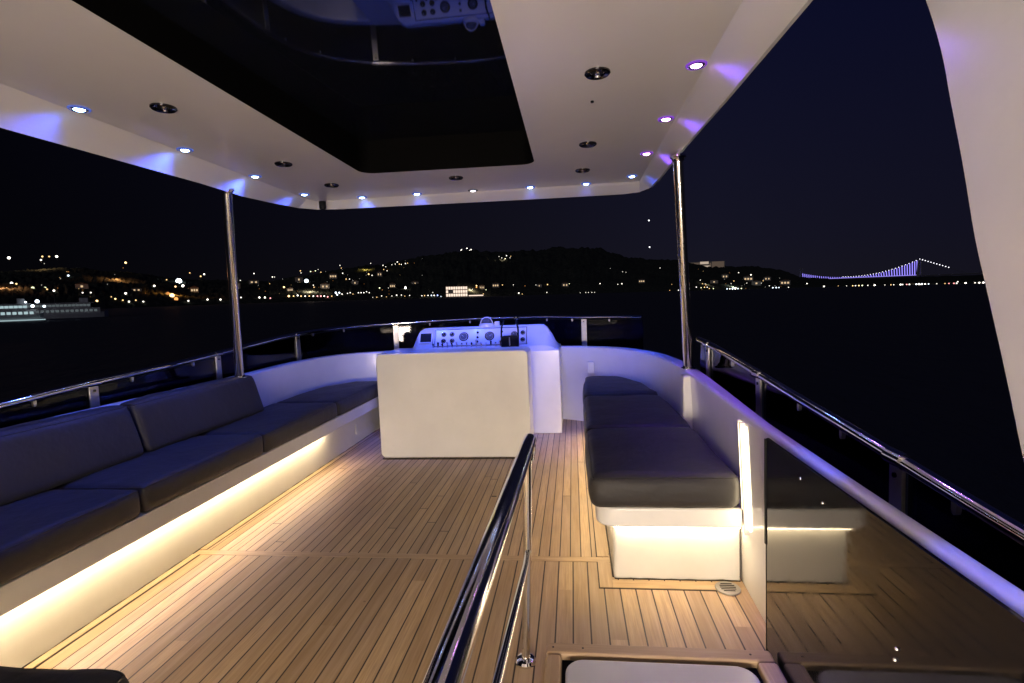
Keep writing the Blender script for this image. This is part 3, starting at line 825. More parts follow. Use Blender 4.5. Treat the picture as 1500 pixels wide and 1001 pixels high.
# ================================================================== STAIR HATCH AND HANDRAIL
hh = empty('stair_hatch', (.25, 1.3, 0), 'teak-framed stair hatch with a pale grey lid in the near foreground', 'hatch')
b = MB(); b.box(-.142, .700, 1.893, 1.958, .001, .050, M['teak_x']); P_(b, 'frame_board', hh, bevel=.012)
b = MB(); b.box(-.142, -.082, .3, 1.8905, .001, .050, M['teak_y']); P_(b, 'frame_board', hh, bevel=.012)
b = MB(); b.box(.632, .703, .3, 1.8905, .001, .050, M['teak_y']); P_(b, 'frame_board', hh, bevel=.012)
b = MB(); b.box(-.080, .630, .3, 1.891, .001, .022, M['rubber']); P_(b, 'gasket', hh)
b = MB(); b.prism(rrect(-.066, .612, .32, 1.872, .07, 8), .023, .046, M['gel_grey'], 'z'); P_(b, 'lid', hh, bevel=.01)
for x, y in ((-.115, 1.925), (.0, 1.925), (.62, 1.925), (.675, 1.7), (-.112, 1.6)):
    b = MB(); b.lathe([(0,.0512),(.004,.0512),(.0045,.0498)], M['caulk'], 12, (x, y, 0)); P_(b, 'screw', hh)

hr = empty('stair_handrail', (-.2, 1.5, 0), 'polished steel stair handrail sweeping towards the viewer in the foreground', 'handrail')
top = crom([(-.205,1.93,.55),(-.195,1.93,.72),(-.185,1.93,.80),(-.178,1.925,.845),(-.174,1.895,.878),(-.172,1.84,.888),(-.172,1.5,.900),(-.172,.9,.925),(-.172,.3,.95),(-.172,-.4,.98)], 10)
b = MB(); b.tube(top[20:], .0245, M['chrome'], 36); P_(b, 'top_rail', hr)
b = MB(); b.tube([(-.222,1.9,.004),(-.2,1.916,.45),(-.186,1.928,.80),(-.180,1.925,.845)], .0165, M['chrome'], 28); P_(b, 'post', hr)
b = MB(); b.lathe([(0,.0),(.040,.0),(.040,.008),(.034,.016),(.020,.020),(.0,.02)], M['chrome'], 32, (-.222,1.9,.002)); P_(b, 'base_flange', hr)
b = MB(); b.tube([(-.198,1.912,.44),(-.193,1.75,.465),(-.19,1.1,.56),(-.19,.3,.68)], .0125, M['chrome'], 24); P_(b, 'mid_rail', hr)

# ================================================================== apply heel to the yacht
for o in BOAT:
    o.matrix_world = HEEL @ (Matrix.Translation(EYE) @ Matrix.Identity(4)) @ Matrix.Translation(-EYE) @ o.matrix_basis if False else (Matrix.Translation(EYE) @ HEEL @ Matrix.Translation(-EYE)) @ o.matrix_basis

# ================================================================== FAR SHORE (world frame)
def ray(px, py):
    return (M_wc @ Vector((px-750, 500.5-py, -FPX)))
def azim(px):
    r = ray(px, 427); return math.atan2(r.x, r.y)
def hor(px):   # pixel row of the true horizon in this column
    return 427-.012*(px-838)
def interp(tab, x):
    if x <= tab[0][0]: return tab[0][1]
    for (a, fa), (c_, fc) in zip(tab, tab[1:]):
        if x <= c_: return fa+(fc-fa)*(x-a)/(c_-a)
    return tab[-1][1]
# shoreline distance and ridge height, given against bearing (bearing written as a column of the photo)
D0 = [(-900,420),(0,520),(230,650),(450,800),(650,900),(850,1200),(1000,1500),(1200,2400),(1450,3300),(2600,3600)]
RG = [(-900,60),(-200,62),(0,60),(90,62),(160,56),(210,50),(260,38),(330,33),(400,30),(450,38),(520,47),(560,49),(620,60),(680,67),(740,62),(800,64),(850,66),(880,60),(930,47),(1000,41),(1035,33),(1060,32),(1110,30),(1150,22),(1170,14),(1230,9),(1340,10),(1450,11),(1900,14),(2600,20)]
DEPTH = [(-900,500),(0,600),(450,700),(700,1300),(900,1400),(1150,1500),(1450,900),(2600,900)]
AZ = [(azim(px), px) for px in range(-900, 2601, 10) if abs(px-750) < 1900]
def px_of(az): return interp(AZ, az)
def ground(az, d):
    px = px_of(az); d0 = interp(D0, px); dd = interp(DEPTH, px); rg = interp(RG, px)
    H = rg*(d0+dd)/FPX*math.cos(az)*.97
    t = (d-d0)/dd
    if t < 0: return WATER-3
    s = min(t, 1); z = H*(s**.8*(1-.0*s)) if t <= 1 else H*(1-(t-1)*.5)
    z += noise.fractal(Vector((d*math.sin(az), d*math.cos(az), 0))*.012, .8, 2.1, 4)*min(1, t*5)*max(5, H*.09)
    z += noise.noise(Vector((az*620, d*.06, 3)))*min(1, t*8)*3.0
    return WATER+1.5+max(0, z)
m, nt, b_ = new_mat('dark wooded hillside'); co = objco(nt)
L(nt, mixc(nt, ramp(nt, noise_t(nt, .16, 6, .8, co), [(.4, (0,0,0)), (.62, (1,1,1))]), (.035,.042,.035), (.11,.115,.09)), b_.inputs['Base Color']); b_.inputs['Roughness'].default_value = .9
b_.inputs['Specular IOR Level'].default_value = 0
M['hill'] = m
az0, az1 = azim(-400), azim(1900)
K = 900; rows = 34; vs = []; fs = []
for i in range(K+1):
    az = az0+(az1-az0)*i/K; px = px_of(az); d0 = interp(D0, px); dd = interp(DEPTH, px)
    for j in range(rows+1):
        t = -.01 + 1.35*(j/rows); d = d0+dd*t
        vs.append((d*math.sin(az), d*math.cos(az), ground(az, d) if t > 0 else WATER-3))
for i in range(K):
    for j in range(rows):
        a = i*(rows+1)+j; fs.append((a, a+1, a+rows+2, a+rows+1))
b = MB(); b.add(vs, fs, M['hill']); o = b.build('hills', boat=False, sharp=180); tag(o, kind='structure')

# water
m, nt, b_ = new_mat('night sea'); co = objco(nt)
nt.nodes.remove(b_); out = nt.nodes['Material Output']
df = N(nt, 'ShaderNodeBsdfDiffuse'); df.inputs[0].default_value = (.02,.022,.03,1)
gl = N(nt, 'ShaderNodeBsdfGlossy'); gl.inputs['Roughness'].default_value = .62; gl.inputs[0].default_value = (.9,.92,1,1)
fr = N(nt, 'ShaderNodeFresnel'); fr.inputs[0].default_value = 1.33
mx = N(nt, 'ShaderNodeMixShader'); L(nt, mth(nt, 'MINIMUM', mth(nt, 'MULTIPLY', fr.outputs[0], .8), .12), mx.inputs[0]); L(nt, df.outputs[0], mx.inputs[1]); L(nt, gl.outputs[0], mx.inputs[2]); L(nt, mx.outputs[0], out.inputs[0])
mp = N(nt, 'ShaderNodeMapping'); mp.inputs['Scale'].default_value = (1, .55, 1); L(nt, co, mp.inputs['Vector'])
h = mth(nt, 'ADD', noise_t(nt, .22, 5, .6, mp.outputs[0]), mth(nt, 'MULTIPLY', noise_t(nt, 1.6, 4, .6, mp.outputs[0]), .18))
bn = N(nt, 'ShaderNodeBump'); bn.inputs['Distance'].default_value = 1.5; L(nt, h, bn.inputs['Height'])
L(nt, bn.outputs[0], gl.inputs['Normal']); L(nt, bn.outputs[0], fr.inputs['Normal'])
b = MB(); ring = [(9500*math.cos(a), 9500*math.sin(a), WATER) for a in [2*math.pi*k/96 for k in range(96)]]
b.add(ring, [tuple(range(96))], m); o = b.build('sea', boat=False); tag(o, kind='structure')

def on_ground(px, py):
    """where the sight line of this bearing/elevation meets the hillside"""
    r = ray(px, py); az = math.atan2(r.x, r.y); hyp = math.hypot(r.x, r.y); el = r.z/hyp
    d0 = interp(D0, px_of(az)); dd = interp(DEPTH, px_of(az))
    best = None
    for i in range(240):
        d = d0+dd*1.02*i/239; z = 1.4+el*d; g = ground(az, d)
        if g >= z-1.5: return d, az, g, z
        if best is None or (z-g) < best[0]: best = (z-g, d, g)
    return best[1], az, best[2], 1.4+el*best[1]

LC = {'w': (1,.93,.80), 'y': (1,.62,.25), 'o': (1,.38,.10), 'c': (.75,.88,1), 'g': (.9,.95,.55), 'b': (.35,.45,1), 'r': (1,.35,.35)}
LM = {}
def lampmat(c, s):
    k = (c, s)
    if k not in LM: LM[k] = emit('lamp glow %s %s' % ({'w':'white','y':'amber','o':'orange','c':'cool','g':'lime','b':'blue','r':'pink'}[c], 'bright' if s > 6 else 'soft' if s > 1.5 else 'faint'), LC[c], s, False)
    return LM[k]
M['post'] = plain('dark lamp post', (.05,.05,.05), .6)
lampmeshes = {}
def lamp_mesh(c, s, hgt):
    k = (c, s, hgt)
    if k in lampmeshes: return lampmeshes[k]
    b = MB(); b.lathe([(math.sin(math.pi*q/6), -math.cos(math.pi*q/6)) for q in range(7)], lampmat(c, s), 10)
    b.lathe([(.12,-hgt),(.12,-.9)], M['post'], 5)
    me = bpy.data.meshes.new('shore_lamp'); me.from_pydata(b.v, [], b.f)
    for m_ in b.mats: me.materials.append(m_)
    for p, i in zip(me.polygons, b.m): p.material_index = i
    lampmeshes[k] = me; return me
def shore_lamp(px, py, c='w', size=1.0, s=4.0, label=None, group=None):
    if s < 1 and size > 3: return None
    d, az, g, z = on_ground(px, py)
    z = max(z, g+1.0); size *= .72; s *= .7
    rad = size*d/FPX*.52*math.cos(math.atan((px-750)/FPX))**-1*.8
    me = lamp_mesh(c, s, 3)
    o = bpy.data.objects.new('shore_lamp', me); link(o, None, False)
    o.location = (d*math.sin(az), d*math.cos(az), z); o.scale = (rad, rad, rad)
    col = {'w':'white','y':'amber','o':'orange','c':'cool white','g':'yellow-green','b':'blue','r':'pink'}[c]
    reg = 'port shore' if px < 340 else ('middle shore' if px < 800 else ('bow shore' if px < 1000 else 'starboard shore'))
    ht_ = 'low by the water' if py > hor(px)-8 else ('high up the hill' if py < hor(px)-30 else 'on the slope')
    tag(o, label or 'small %s lamp shining %s on the dark %s' % (col, ht_, reg), 'lamp', group or '%s lamps %s on the %s' % (col, ht_, reg))
    return o
SPEC = [ # px,py,colour,size px,strength
 (13,378,'w',3.2,5),(60,381,'w',2.2,3),(62,376,'y',2,3),(72,376,'y',2,2),(83,376,'w',3,5),(71,400,'o',3.5,.8),(100,404,'c',2.4,4),(184,385,'y',3,5),
 (17,415,'w',3,4),(24,416,'y',2,3),(48,422,'g',3.5,2),(66,422,'g',3,2),(79,426,'w',2.6,4),(69,424,'y',2,2),(121,429,'w',2,3),(133,429,'w',2,3),(142,441,'y',3,5),
 (184,430,'w',3,5),(169,438,'y',2.4,4),(180,440,'y',2,3),(189,442,'w',2.4,5),(199,440,'y',2,3),(210,442,'w',2.2,4),(163,435,'y',1.6,2),
 (226,419,'w',3,5),(244,410,'y',2,2),(257,420,'y',2.5,5),(262,412,'c',9,9),(268,419,'w',4,7),(252,433,'y',7,5),(258,438,'o',6,2),(246,430,'o',5,1),(276,441,'w',2.6,4),
 (278,400,'y',2,2),(294,405,'y',2.4,3),(299,402,'w',2.6,5),(281,424,'o',5,.5),(290,430,'o',5,.4),(296,420,'o',5,.4),(304,439,'w',2.8,5),(323,439,'w',2.8,5),(353,436,'w',2.4,4),
 (171,407,'o',7,.35),(6,420,'o',8,.25),
 (352,411,'w',1.6,3),(372,401,'w',2,4),(380,436,'w',3,6),(388,436,'w',3,6),(396,437,'r',2.4,4),(399,406,'w',2,4),(395,416,'y',1.5,2),
 (402,406,'w',1.6,2),(416,421,'y',3.2,6),(440,397,'y',2,3),(441,400,'w',1.6,3),(455,398,'g',2,4),(462,397,'g',2,3),(470,399,'y',1.8,3),(449,412,'c',8,9),(459,418,'w',2,3),(460,421,'y',2,3),
 (454,429,'y',2,3),(466,395,'w',1.4,2),(486,404,'w',2,5),(498,389,'w',1.8,3),(500,393,'y',1.6,3),(502,401,'w',2,4),(507,409,'y',2,3),(512,409,'w',1.8,4),(517,411,'w',1.8,3),
 (533,393,'o',5,.6),(538,393,'y',4,.8),(545,404,'w',2,4),(540,402,'y',3,4),(543,386,'w',1.6,3),(561,389,'w',2,4),(565,391,'w',1.6,3),(562,395,'y',1.8,3),(567,397,'w',1.6,4),(553,401,'y',1.6,3),
 (574,388,'w',1.6,3),(579,387,'w',1.6,4),(582,384,'w',2,5),(585,387,'y',1.8,4),(588,388,'w',1.8,4),(594,387,'w',2,5),(597,386,'y',1.6,3),(560,425,'o',2,.8),(556,422,'g',2.4,4),(569,422,'w',1.6,2),(594,422,'w',5,8),
 (423,434,'y',4,5),(430,434,'y',2.4,4),(436,433,'w',3,5),(441,434,'y',2.4,4),(447,434,'w',2.4,5),(453,434,'y',2.4,4),(459,434,'w',2.6,5),(465,434,'r',2.6,5),(470,434,'r',2.6,6),(475,434,'w',2.6,6),(480,435,'r',2.6,5),(486,434,'y',2.2,3),
 (492,429,'c',3.5,7),(497,429,'c',3,7),(494,432,'c',3,6),(501,431,'w',2,5),(509,430,'w',1.8,4),(513,429,'w',2,4),(517,431,'y',1.6,3),(525,429,'w',2,5),(529,429,'w',2,5),(533,429,'w',2,5),(537,428,'w',2,4),(541,429,'w',2,4),
 (546,436,'w',1.6,2),(552,436,'y',1.8,3),(559,434,'w',2,4),(566,435,'y',1.6,2),(574,434,'w',1.8,3),(581,433,'w',2.4,5),(588,433,'w',2,4),(593,434,'y',1.6,3),(600,433,'w',1.8,4),
 (618,434,'w',2,4),(622,434,'y',2,4),(627,433,'w',2,5),(632,433,'c',2.4,6),(636,433,'w',2.4,6),(641,434,'b',3,5),(634,429,'w',1.6,3),(646,436,'c',2,3),
 (676,366,'w',2.2,5),(684,364,'w',2.2,6),(690,366,'w',2.2,5),(688,367,'w',1.6,4),(675,367,'w',1.6,3),(731,377,'w',1.5,3),(735,378,'w',1.6,4),(742,375,'w',2,5),(748,376,'y',2.4,6),(742,382,'w',1.8,4),(747,378,'w',1.5,3),
 (698,419,'y',3,5),(698,421,'o',3,3),(688,425,'w',1.8,3),(692,424,'w',1.6,3),(712,425,'g',1.8,3),(708,431,'y',1.8,3),(725,419,'y',1.6,1),(736,418,'y',2.4,4),(752,418,'w',1.8,2.5),(760,430,'w',2.6,5),(765,431,'y',1.8,2),(769,419,'o',1.6,1),(785,418,'w',1.8,3),
 (802,417,'y',2.2,4),(801,429,'w',2,3),(834,416,'g',1.8,3),(850,431,'w',1.4,2),(858,431,'w',1.6,3),(862,431,'w',1.6,3),(867,431,'w',1.6,3),(871,431,'w',1.6,2),(879,416,'w',2,4),(905,417,'w',1.8,3),(911,416,'w',2.2,4),(894,396,'w',1.3,2),(912,399,'w',1.5,2),(917,399,'w',1.3,2),(967,393,'w',2,2.5),(984,417,'y',1.4,1.5),(994,428,'w',2,3),(981,427,'y',1.4,2),
 (1026,411,'w',2,4),(1029,416,'y',1.6,3),(1033,416,'w',1.4,2),(1020,421,'w',1.8,4),(1027,422,'g',1.8,3),(1032,421,'y',1.8,4),(1036,421,'w',1.6,4),(1039,423,'y',1.6,3),(1045,423,'g',1.8,3),(1034,418,'o',1.6,2),
 (1065,425,'c',2,5),(1069,424,'w',2,6),(1073,425,'c',2.6,7),(1077,424,'w',2.6,7),(1081,425,'c',2,5),(1086,426,'g',2,4),(1078,422,'w',1.8,5),(1075,412,'y',1.8,3),(1071,416,'w',1.6,3),(1082,400,'w',1.8,3),(1100,403,'w',2.2,5),(1094,415,'w',1.6,3),(1115,415,'w',1.6,3),(1118,412,'y',1.4,3),(1127,419,'w',1.6,3),(1132,425,'c',2.2,5),(1137,425,'c',2.2,5),(1141,425,'c',1.8,4),(1143,413,'y',1.8,3),(1155,425,'w',1.6,3),
 (1182,416,'w',2,4),(1207,421,'w',2.2,5),(1228,419,'y',1.3,1.5),(1240,421,'w',1.3,2),(1249,421,'y',1.6,4),(1253,422,'w',1.6,4),(1258,422,'y',1.8,5),(1263,422,'g',1.8,5),(1271,423,'w',1.6,3),(1281,422,'w',2.4,6),(1296,421,'w',1.3,2),(1305,418,'y',1.4,3),(1309,421,'w',1.4,3),(1319,421,'w',2.2,6),(1322,419,'w',1.6,4),(1328,421,'r',1.6,4),(1332,420,'w',1.8,4),
 (1342,422,'c',2,6),(1346,421,'w',2.4,7),(1350,422,'c',2.2,6),(1355,420,'w',1.8,5),(1360,421,'c',1.6,4),(1372,420,'w',1.4,2),(1384,420,'y',1.3,2),(1390,417,'r',1.4,3),(1397,421,'r',1.6,3),(1403,413,'w',1.6,3),(1401,421,'w',1.6,4),(1414,421,'w',2,6),(1428,418,'w',1.5,3),(1434,421,'w',2,5),(1440,421,'w',2.2,6),(1456,420,'w',2,4),(1470,420,'w',2,4)]
for a in SPEC:
    shore_lamp(*a)
# faint scattered ones
for i in range(75):
    px = R_.choice([R_.uniform(60, 330), R_.uniform(345, 620), R_.uniform(380, 600), R_.uniform(1010, 1160)])
    top_ = hor(px)-interp(RG, px)
    shore_lamp(px, R_.uniform(top_+5, hor(px)+1), R_.choice('wwyo'), R_.uniform(.7, 1.1), .8)

# sodium lamps that light a patch of the slope around them
for px, py, col, en in ((252,431,(1,.40,.08),9e4),(171,407,(1,.42,.15),5e4),(5,420,(1,.42,.18),6e4),(290,427,(1,.5,.2),6e4),(536,394,(1,.7,.15),6e4),(455,425,(1,.8,.6),8e4),(1075,420,(.9,1,.9),1.2e5),(1035,416,(1,.85,.6),2.5e4),(62,384,(1,.6,.3),3e4),(1350,416,(1,.7,.6),1.5e5),(690,424,(1,.75,.5),5e4),(740,380,(1,.8,.6),5e4)):
    d, az, g, z = on_ground(px, py); d -= 6
    ld = bpy.data.lights.new('street_light', 'POINT'); ld.energy = en; ld.color = col; ld.shadow_soft_size = .5; ld.energy *= .4; ld.specular_factor = 0
    o = bpy.data.objects.new('street_light', ld); link(o, None, False); o.location = (d*math.sin(az), d*math.cos(az), max(z, ground(az, d)+5))
# ------------------------------------------------ buildings
M['wall_d'] = plain('pale rendered wall', (.35,.33,.30), .8)
M['roof_d'] = plain('dark tiled roof', (.10,.06,.045), .8)
M['win_w'] = emit('lit window warm', (1,.70,.40), .7, False)
M['glow_b'] = emit('bright emissive panel', (1,.78,.62), 1.1, False)
M['win_c'] = emit('lit window cool', (.70,.95,1), .5, False)
M['win_dim'] = emit('lit window dim', (.7,.85,.9), .10, False)
def house(px, py, wpx, hpx, label, lit=1):
    d, az, g, z = on_ground(px, py)
    sc_ = d/FPX; w, h_ = wpx*sc_, hpx*sc_
    t = empty('hillside_house', (d*math.sin(az), d*math.cos(az), g-1), label, 'house', 'pale houses on the dark hillside', False, -az)
    b = MB(); b.box(-w/2, w/2, 0, w*.7, 0, h_, M['wall_d']); b.build('wall', t)
    b = MB(); b.prism([(-w*.56, h_), (w*.56, h_), (0, h_*1.35)], -.3, w*.7+.3, M['roof_d'], 'y'); b.build('roof', t)
    for k in range(lit):
        xx = (k-(lit-1)/2)*w/(lit+.4); ww = w*.09
        b = MB(); b.box(xx-ww, xx+ww, -.15, -.02, h_*.35, h_*.72, M['win_w']); b.build('window', t)
for i, (px, dy) in enumerate([(120,14),(200,10),(285,6),(345,12),(372,18),(425,6),(438,20),(476,10),(488,24),(520,14),(556,26),(575,8),(608,12),(706,6),(726,8),(790,8),(828,7),(940,12),(1046,10),(1062,16),(1096,12),(1108,6),(1124,13),(1150,6)]):
    house(px, hor(px)-dy, R_.uniform(7, 12), R_.uniform(4, 7),
          'pale gabled house on the dark hillside with %s lit window%s' % (['one','two','three'][i%3], '' if i%3==0 else 's'), 1+i%3)
# waterfront block; its floodlit front is painted as emissive panels
def far_at(px, d):
    az = azim(px); return Vector((d*math.sin(az), d*math.cos(az), 0)), az
p, az = far_at(669, 905); sc_ = 905/FPX*1.006
wb = empty('waterfront_palace', (p.x, p.y, WATER+1.2), 'brightly lit broad waterfront building with its floodlit front drawn as rows of glowing panels', 'building', None, False, -az)
W, Hh = 31*sc_, 15*sc_
b = MB(); b.box(-W/2, W/2, 0, 18, 0, Hh, M['wall_d']); b.build('wall', wb)
b = MB(); b.box(-W/2-.8, W/2+.8, -.8, 18.8, Hh+.003, Hh+1.1, M['roof_d']); b.build('roof', wb)
for r_ in range(3):
    for k in range(9):
        if r_ == 1 and k in (1, 2): continue
        x = -W/2+W*(k+.5)/9; z = Hh*(r_+.5)/3
        b = MB(); b.box(x-W*.043, x+W*.043, -.4, -.05, z-Hh*.125, z+Hh*.125, M['glow_b']); b.build('window', wb)  # glow painted onto the front in place of floodlights
b = MB(); b.box(-W/2, W/2+30, -6, -1, -2.5, 0.4, M['wall_d']); b.build('quay', wb)
b = MB(); b.box(W/2+2, W/2+27, -1.2, -.9, .6, 2.4, M['glow_b']); b.build('terrace_light', wb)
# hilltop pavilion
d, az, g, z = on_ground(1035, 388)
d = interp(D0, 1035)+interp(DEPTH, 1035)*.95
az = azim(1035); sc_ = d/FPX*1.08; g = 1.4+(hor(1035)-397)*d/FPX/1.05
hp_ = empty('hilltop_hotel', (d*math.sin(az), d*math.cos(az), g-6), 'wide low building lit along the ridge right of the starboard pole', 'building', None, False, -az)
b = MB(); b.box(-21*sc_, 21*sc_, 0, 30, 0, 9*sc_+6, M['wall_d']); b.build('wall', hp_)
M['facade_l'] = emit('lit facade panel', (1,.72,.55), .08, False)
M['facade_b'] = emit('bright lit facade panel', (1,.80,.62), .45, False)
for x0, x1, z0, z1, mm in ((-20,-8,1,8,'facade_l'),(6,20,0,8.6,'facade_l'),(-8,2,6,9,'facade_b'),(-6,4,.5,4,'facade_b'),(3,5,2,7,'facade_l')):
    b = MB(); b.box(x0*sc_, x1*sc_, -1.2, -.2, z0*sc_+6, z1*sc_+6, M[mm]); b.build('lit_facade', hp_)

# ------------------------------------------------ ferries
def ferry(px, d, length, label, lit, z0=WATER):
    p, az = far_at(px, d)
    t = empty('ferry', (p.x, p.y, z0), label, 'ferry', None, False, -az)
    hl = length/2
    b = MB(); vs = []; fs = []
    st = [(-1,.25,2.6),(-.9,.8,2.1),(-.6,1,1.8),(0,1,1.7),(.6,1,1.8),(.9,.75,2.2),(1,.2,2.9)]
    for x, w, z in st:
        for yy, zz in ((-3.2*w, z), (-2.8*w, .1), (-2.4*w,-1), (2.4*w,-1), (2.8*w,.1), (3.2*w, z)): vs.append((x*hl, yy, zz))
    for i in range(6):
        for j in range(5): fs.append((i*6+j, i*6+j+1, (i+1)*6+j+1, (i+1)*6+j))
        fs.append((i*6+5, i*6, (i+1)*6, (i+1)*6+5))
    b.add(vs, fs, M['hull_f']); b.build('hull', t, boat=False)
    b = MB(); b.box(-hl*.86, hl*.82, -2.7, 2.7, 1.75, 3.95, M['wall_f']); b.build('lower_cabin', t)
    b = MB(); b.box(-hl*.72, hl*.62, -2.5, 2.5, 4.0, 5.9, M['wall_f']); b.build('upper_cabin', t)
    b = MB(); b.box(-hl*.78, hl*.70, -2.8, 2.8, 5.93, 6.1, M['wall_f']); b.build('roof', t)
    b = MB(); b.box(hl*.40, hl*.58, -1.6, 1.6, 6.12, 7.9, M['wall_f']); b.build('wheelhouse', t)
    b = MB(); b.tube([(-hl*.1,0,6.1),(-hl*.1,0,9.5)], .12, M['post'], 6); b.build('mast', t)
    nw = int(length/1.8)
    for row, (z1, z2, f) in enumerate(((2.4, 3.3, .82), (4.6, 5.4, .66))):
        for k in range(nw):
            x = -hl*f*.98+2*hl*f*.96*(k+.5)/nw
            if x > hl*.6 and row: continue
            b = MB(); b.box(x-.5, x+.5, -2.78 if not row else -2.58, -2.72 if not row else -2.52, z1, z2, M[lit]); b.build('window', t)
    return t
M['hull_f'] = plain('ferry hull paint', (.55,.56,.58), .4); M['wall_f'] = plain('ferry cabin paint', (.6,.6,.6), .5)
ferry(86, 275, 30, 'long dark two-deck passenger ferry with dim windows near the port shore', 'win_dim')
fb = ferry(-3, 250, 22, 'brightly lit white passenger boat at the far left edge of the water', 'win_c')
for x, z, r in ((9.5,6.8,.6),(8.2,5.2,.5),(11.2,5.0,.4),(6.5,6.6,.3)):
    b = MB(); b.lathe([(r*math.sin(math.pi*k/8), -r*math.cos(math.pi*k/8)) for k in range(9)], lampmat('c', 4), 14, (x, -3.2, z)); b.build('deck_lamp', fb)
b = MB(); b.box(-13, 11.2, -3.5, -3.3, .25, .55, M['win_c']); b.build('waterline_light', fb)

# ------------------------------------------------ suspension bridge
def at(px, zpx, d): # world point at bearing px, zpx pixels above the horizon, distance d
    az = azim(px); return Vector((d*math.sin(az), d*math.cos(az), 1.4+zpx*d/FPX*math.cos(az)/math.cos(az)*1.0))
cosx = lambda px: math.cos(math.atan((px-750)/FPX))
DN, DF = 3500/cosx(1345)*1.0, 4650/cosx(1173)
pn_, pf_ = at(1345, 0, DN), at(1173, 0, DF)
KP = DN/FPX*cosx(1345)   # metres per picture pixel at the near tower
TH, DH = 35*KP, 12.0*KP
br = empty('suspension_bridge', (pn_.x, pn_.y, WATER), 'distant suspension bridge with violet lit hangers and beads of light on its cables', 'bridge', None, False)
ax = (pf_-pn_); ax.z = 0; span = ax.length; ax.normalize(); sd = Vector((-ax.y, ax.x, 0))
M['tower'] = plain('grey bridge steel', (.2,.2,.22), .6)
M['hang'] = emit('violet hanger light', (.30,.24,1.0), 1.3, False)
M['deckl'] = emit('deck edge light', (.35,.28,1.0), .9, False)
M['bead'] = emit('cable bead light', (.92,.90,1.0), 2.6, False)
def bw(s, side, z): return ax*s + sd*side + Vector((0,0,z-WATER))
def bpart(mb, name): return mb.build(name, br, boat=False)
for s in (0, span):
    b = MB()
    for side in (-14, 14):
        b.tube([bw(s, side, WATER-2), bw(s, side*.8, TH)], [5.5, 4], M['tower'], 6)
    for zz in (DH-6, TH*.65, TH-4): b.tube([bw(s,-13,zz), bw(s,13,zz)], 3, M['tower'], 6)
    bpart(b, 'tower')
b = MB(); b.tube([bw(-420,0,DH-3), bw(span+500,0,DH-3)], 4, M['tower'], 6); bpart(b, 'deck')
b = MB(); b.tube([bw(8,0,DH+2), bw(span-4,0,DH+2)], 2.8, M['deckl'], 6); bpart(b, 'deck_light')
def cable(s): u = (s/span-.5)*2; return DH+9 + (TH-DH-9)*u*u*(1 if s < span/2 else .55)
b = MB(); b.tube([bw(span*k/60, 0, cable(span*k/60)) for k in range(61)], 1.0, M['tower'], 5); bpart(b, 'main_cable')
b = MB(); b.tube([bw(0,0,TH), bw(-330,0,DH)], 1.0, M['tower'], 5); bpart(b, 'back_cable')
for k in range(1, 50):
    s = span*((k/50)**1.12)
    b = MB(); b.tube([bw(s,0,DH+3), bw(s+6,0,cable(s)-2)], 2.9, M['hang'], 4); bpart(b, 'hanger')
for k in range(26):
    s = span*.6*k/26
    b = MB(); c_ = bw(s, 0, cable(s)+2); r = 2.4; b.lathe([(r*math.sin(math.pi*q/4), -r*math.cos(math.pi*q/4)) for q in range(5)], M['bead'], 8, c_); bpart(b, 'cable_lamp')
for k in range(1, 11):
    t_ = k/10.; c_ = bw(-330*t_*.62, 0, TH+(DH-TH)*t_*.62+2); r = 2.8
    b = MB(); b.lathe([(r*math.sin(math.pi*q/4), -r*math.cos(math.pi*q/4)) for q in range(5)], M['bead'], 8, c_); bpart(b, 'cable_lamp')

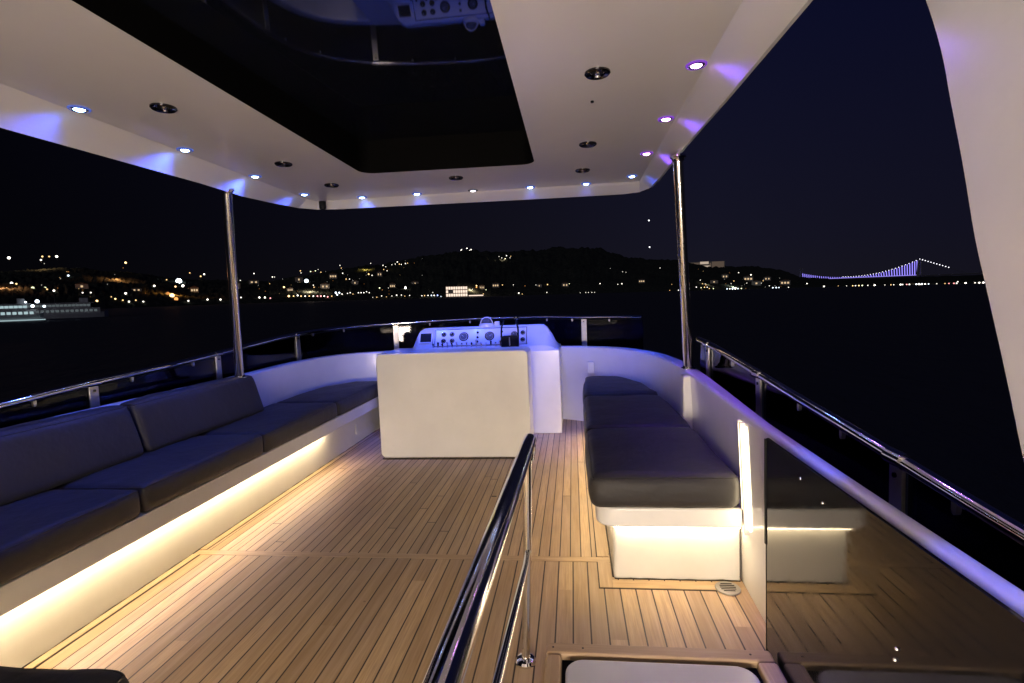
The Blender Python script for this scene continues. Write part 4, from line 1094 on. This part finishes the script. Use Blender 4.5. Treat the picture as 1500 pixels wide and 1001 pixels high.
# two stars low in the sky, small glowing spheres
M['star'] = emit('star light', (.95,.97,1), 1.8, False)
for (px, py), lb_ in zip(((950.5, 323), (951.5, 362)), ('faint white star light, the upper of two left of the starboard pole', 'faint white star light, the lower of two left of the starboard pole')):
    r = ray(px, py).normalized()*6000; b = MB(); rr = 8.0
    b.lathe([(rr*math.sin(math.pi*q/6), -rr*math.cos(math.pi*q/6)) for q in range(7)], M['star'], 10)
    o = b.build('star_light', boat=False); o.location = r; tag(o, lb_, 'light', 'stars in the sky')

# ================================================================== WORLD
w = bpy.data.worlds.new('World'); sc.world = w; w.use_nodes = True; nt = w.node_tree
bg = nt.nodes['Background']
tc = N(nt, 'ShaderNodeTexCoord'); sp = N(nt, 'ShaderNodeSeparateXYZ'); L(nt, tc.outputs['Generated'], sp.inputs[0])
el = ramp(nt, sp.outputs[2], [(0.0, (.0078,.0072,.0120)), (.08, (.0066,.0064,.0140)), (.40, (.0034,.0040,.0170)), (1, (.002,.003,.018))])
# the glow of the city makes the starboard half of the sky bluer, the port half blacker
side = ramp(nt, mth(nt, 'MULTIPLY_ADD', sp.outputs[0], .5, .5), [(.12, (.18,.18,.16)), (.45, (.75,.72,.62)), (.62, (1,1,1)), (.9, (.62,.62,.75))])
cfin = mixc(nt, 1.0, el, side, 'MULTIPLY')
L(nt, cfin, bg.inputs[0]); bg.inputs[1].default_value = 1.0

sd_ = bpy.data.lights.new('hill_fill_sun', 'SUN'); sd_.energy = .16; sd_.angle = math.radians(10); sd_.color = (.95,.92,1)  # added faint directional fill that lifts the dark hills
so = bpy.data.objects.new('hill_fill_sun', sd_); C.objects.link(so); so.rotation_euler = Vector((.25, 1, -.28)).to_track_quat('-Z', 'Y').to_euler()
# ================================================================== CAMERA
cd = bpy.data.cameras.new('camera'); cam = bpy.data.objects.new('camera', cd); C.objects.link(cam)
cd.sensor_width = 36; cd.lens = 36*FPX/1500; cd.clip_end = 30000; cd.clip_start = .02
cam.matrix_world = Matrix.Translation(EYE) @ M_wc.to_4x4()
sc.camera = cam
vs_ = sc.view_settings; vs_.view_transform = 'Standard'; vs_.look = 'None'; vs_.gamma = 1; vs_.exposure = 0.18
sc.cycles.max_bounces = 8; sc.cycles.diffuse_bounces = 4; sc.cycles.glossy_bounces = 4; sc.cycles.transparent_max_bounces = 10
sc.cycles.sample_clamp_indirect = 6; sc.cycles.use_light_tree = True
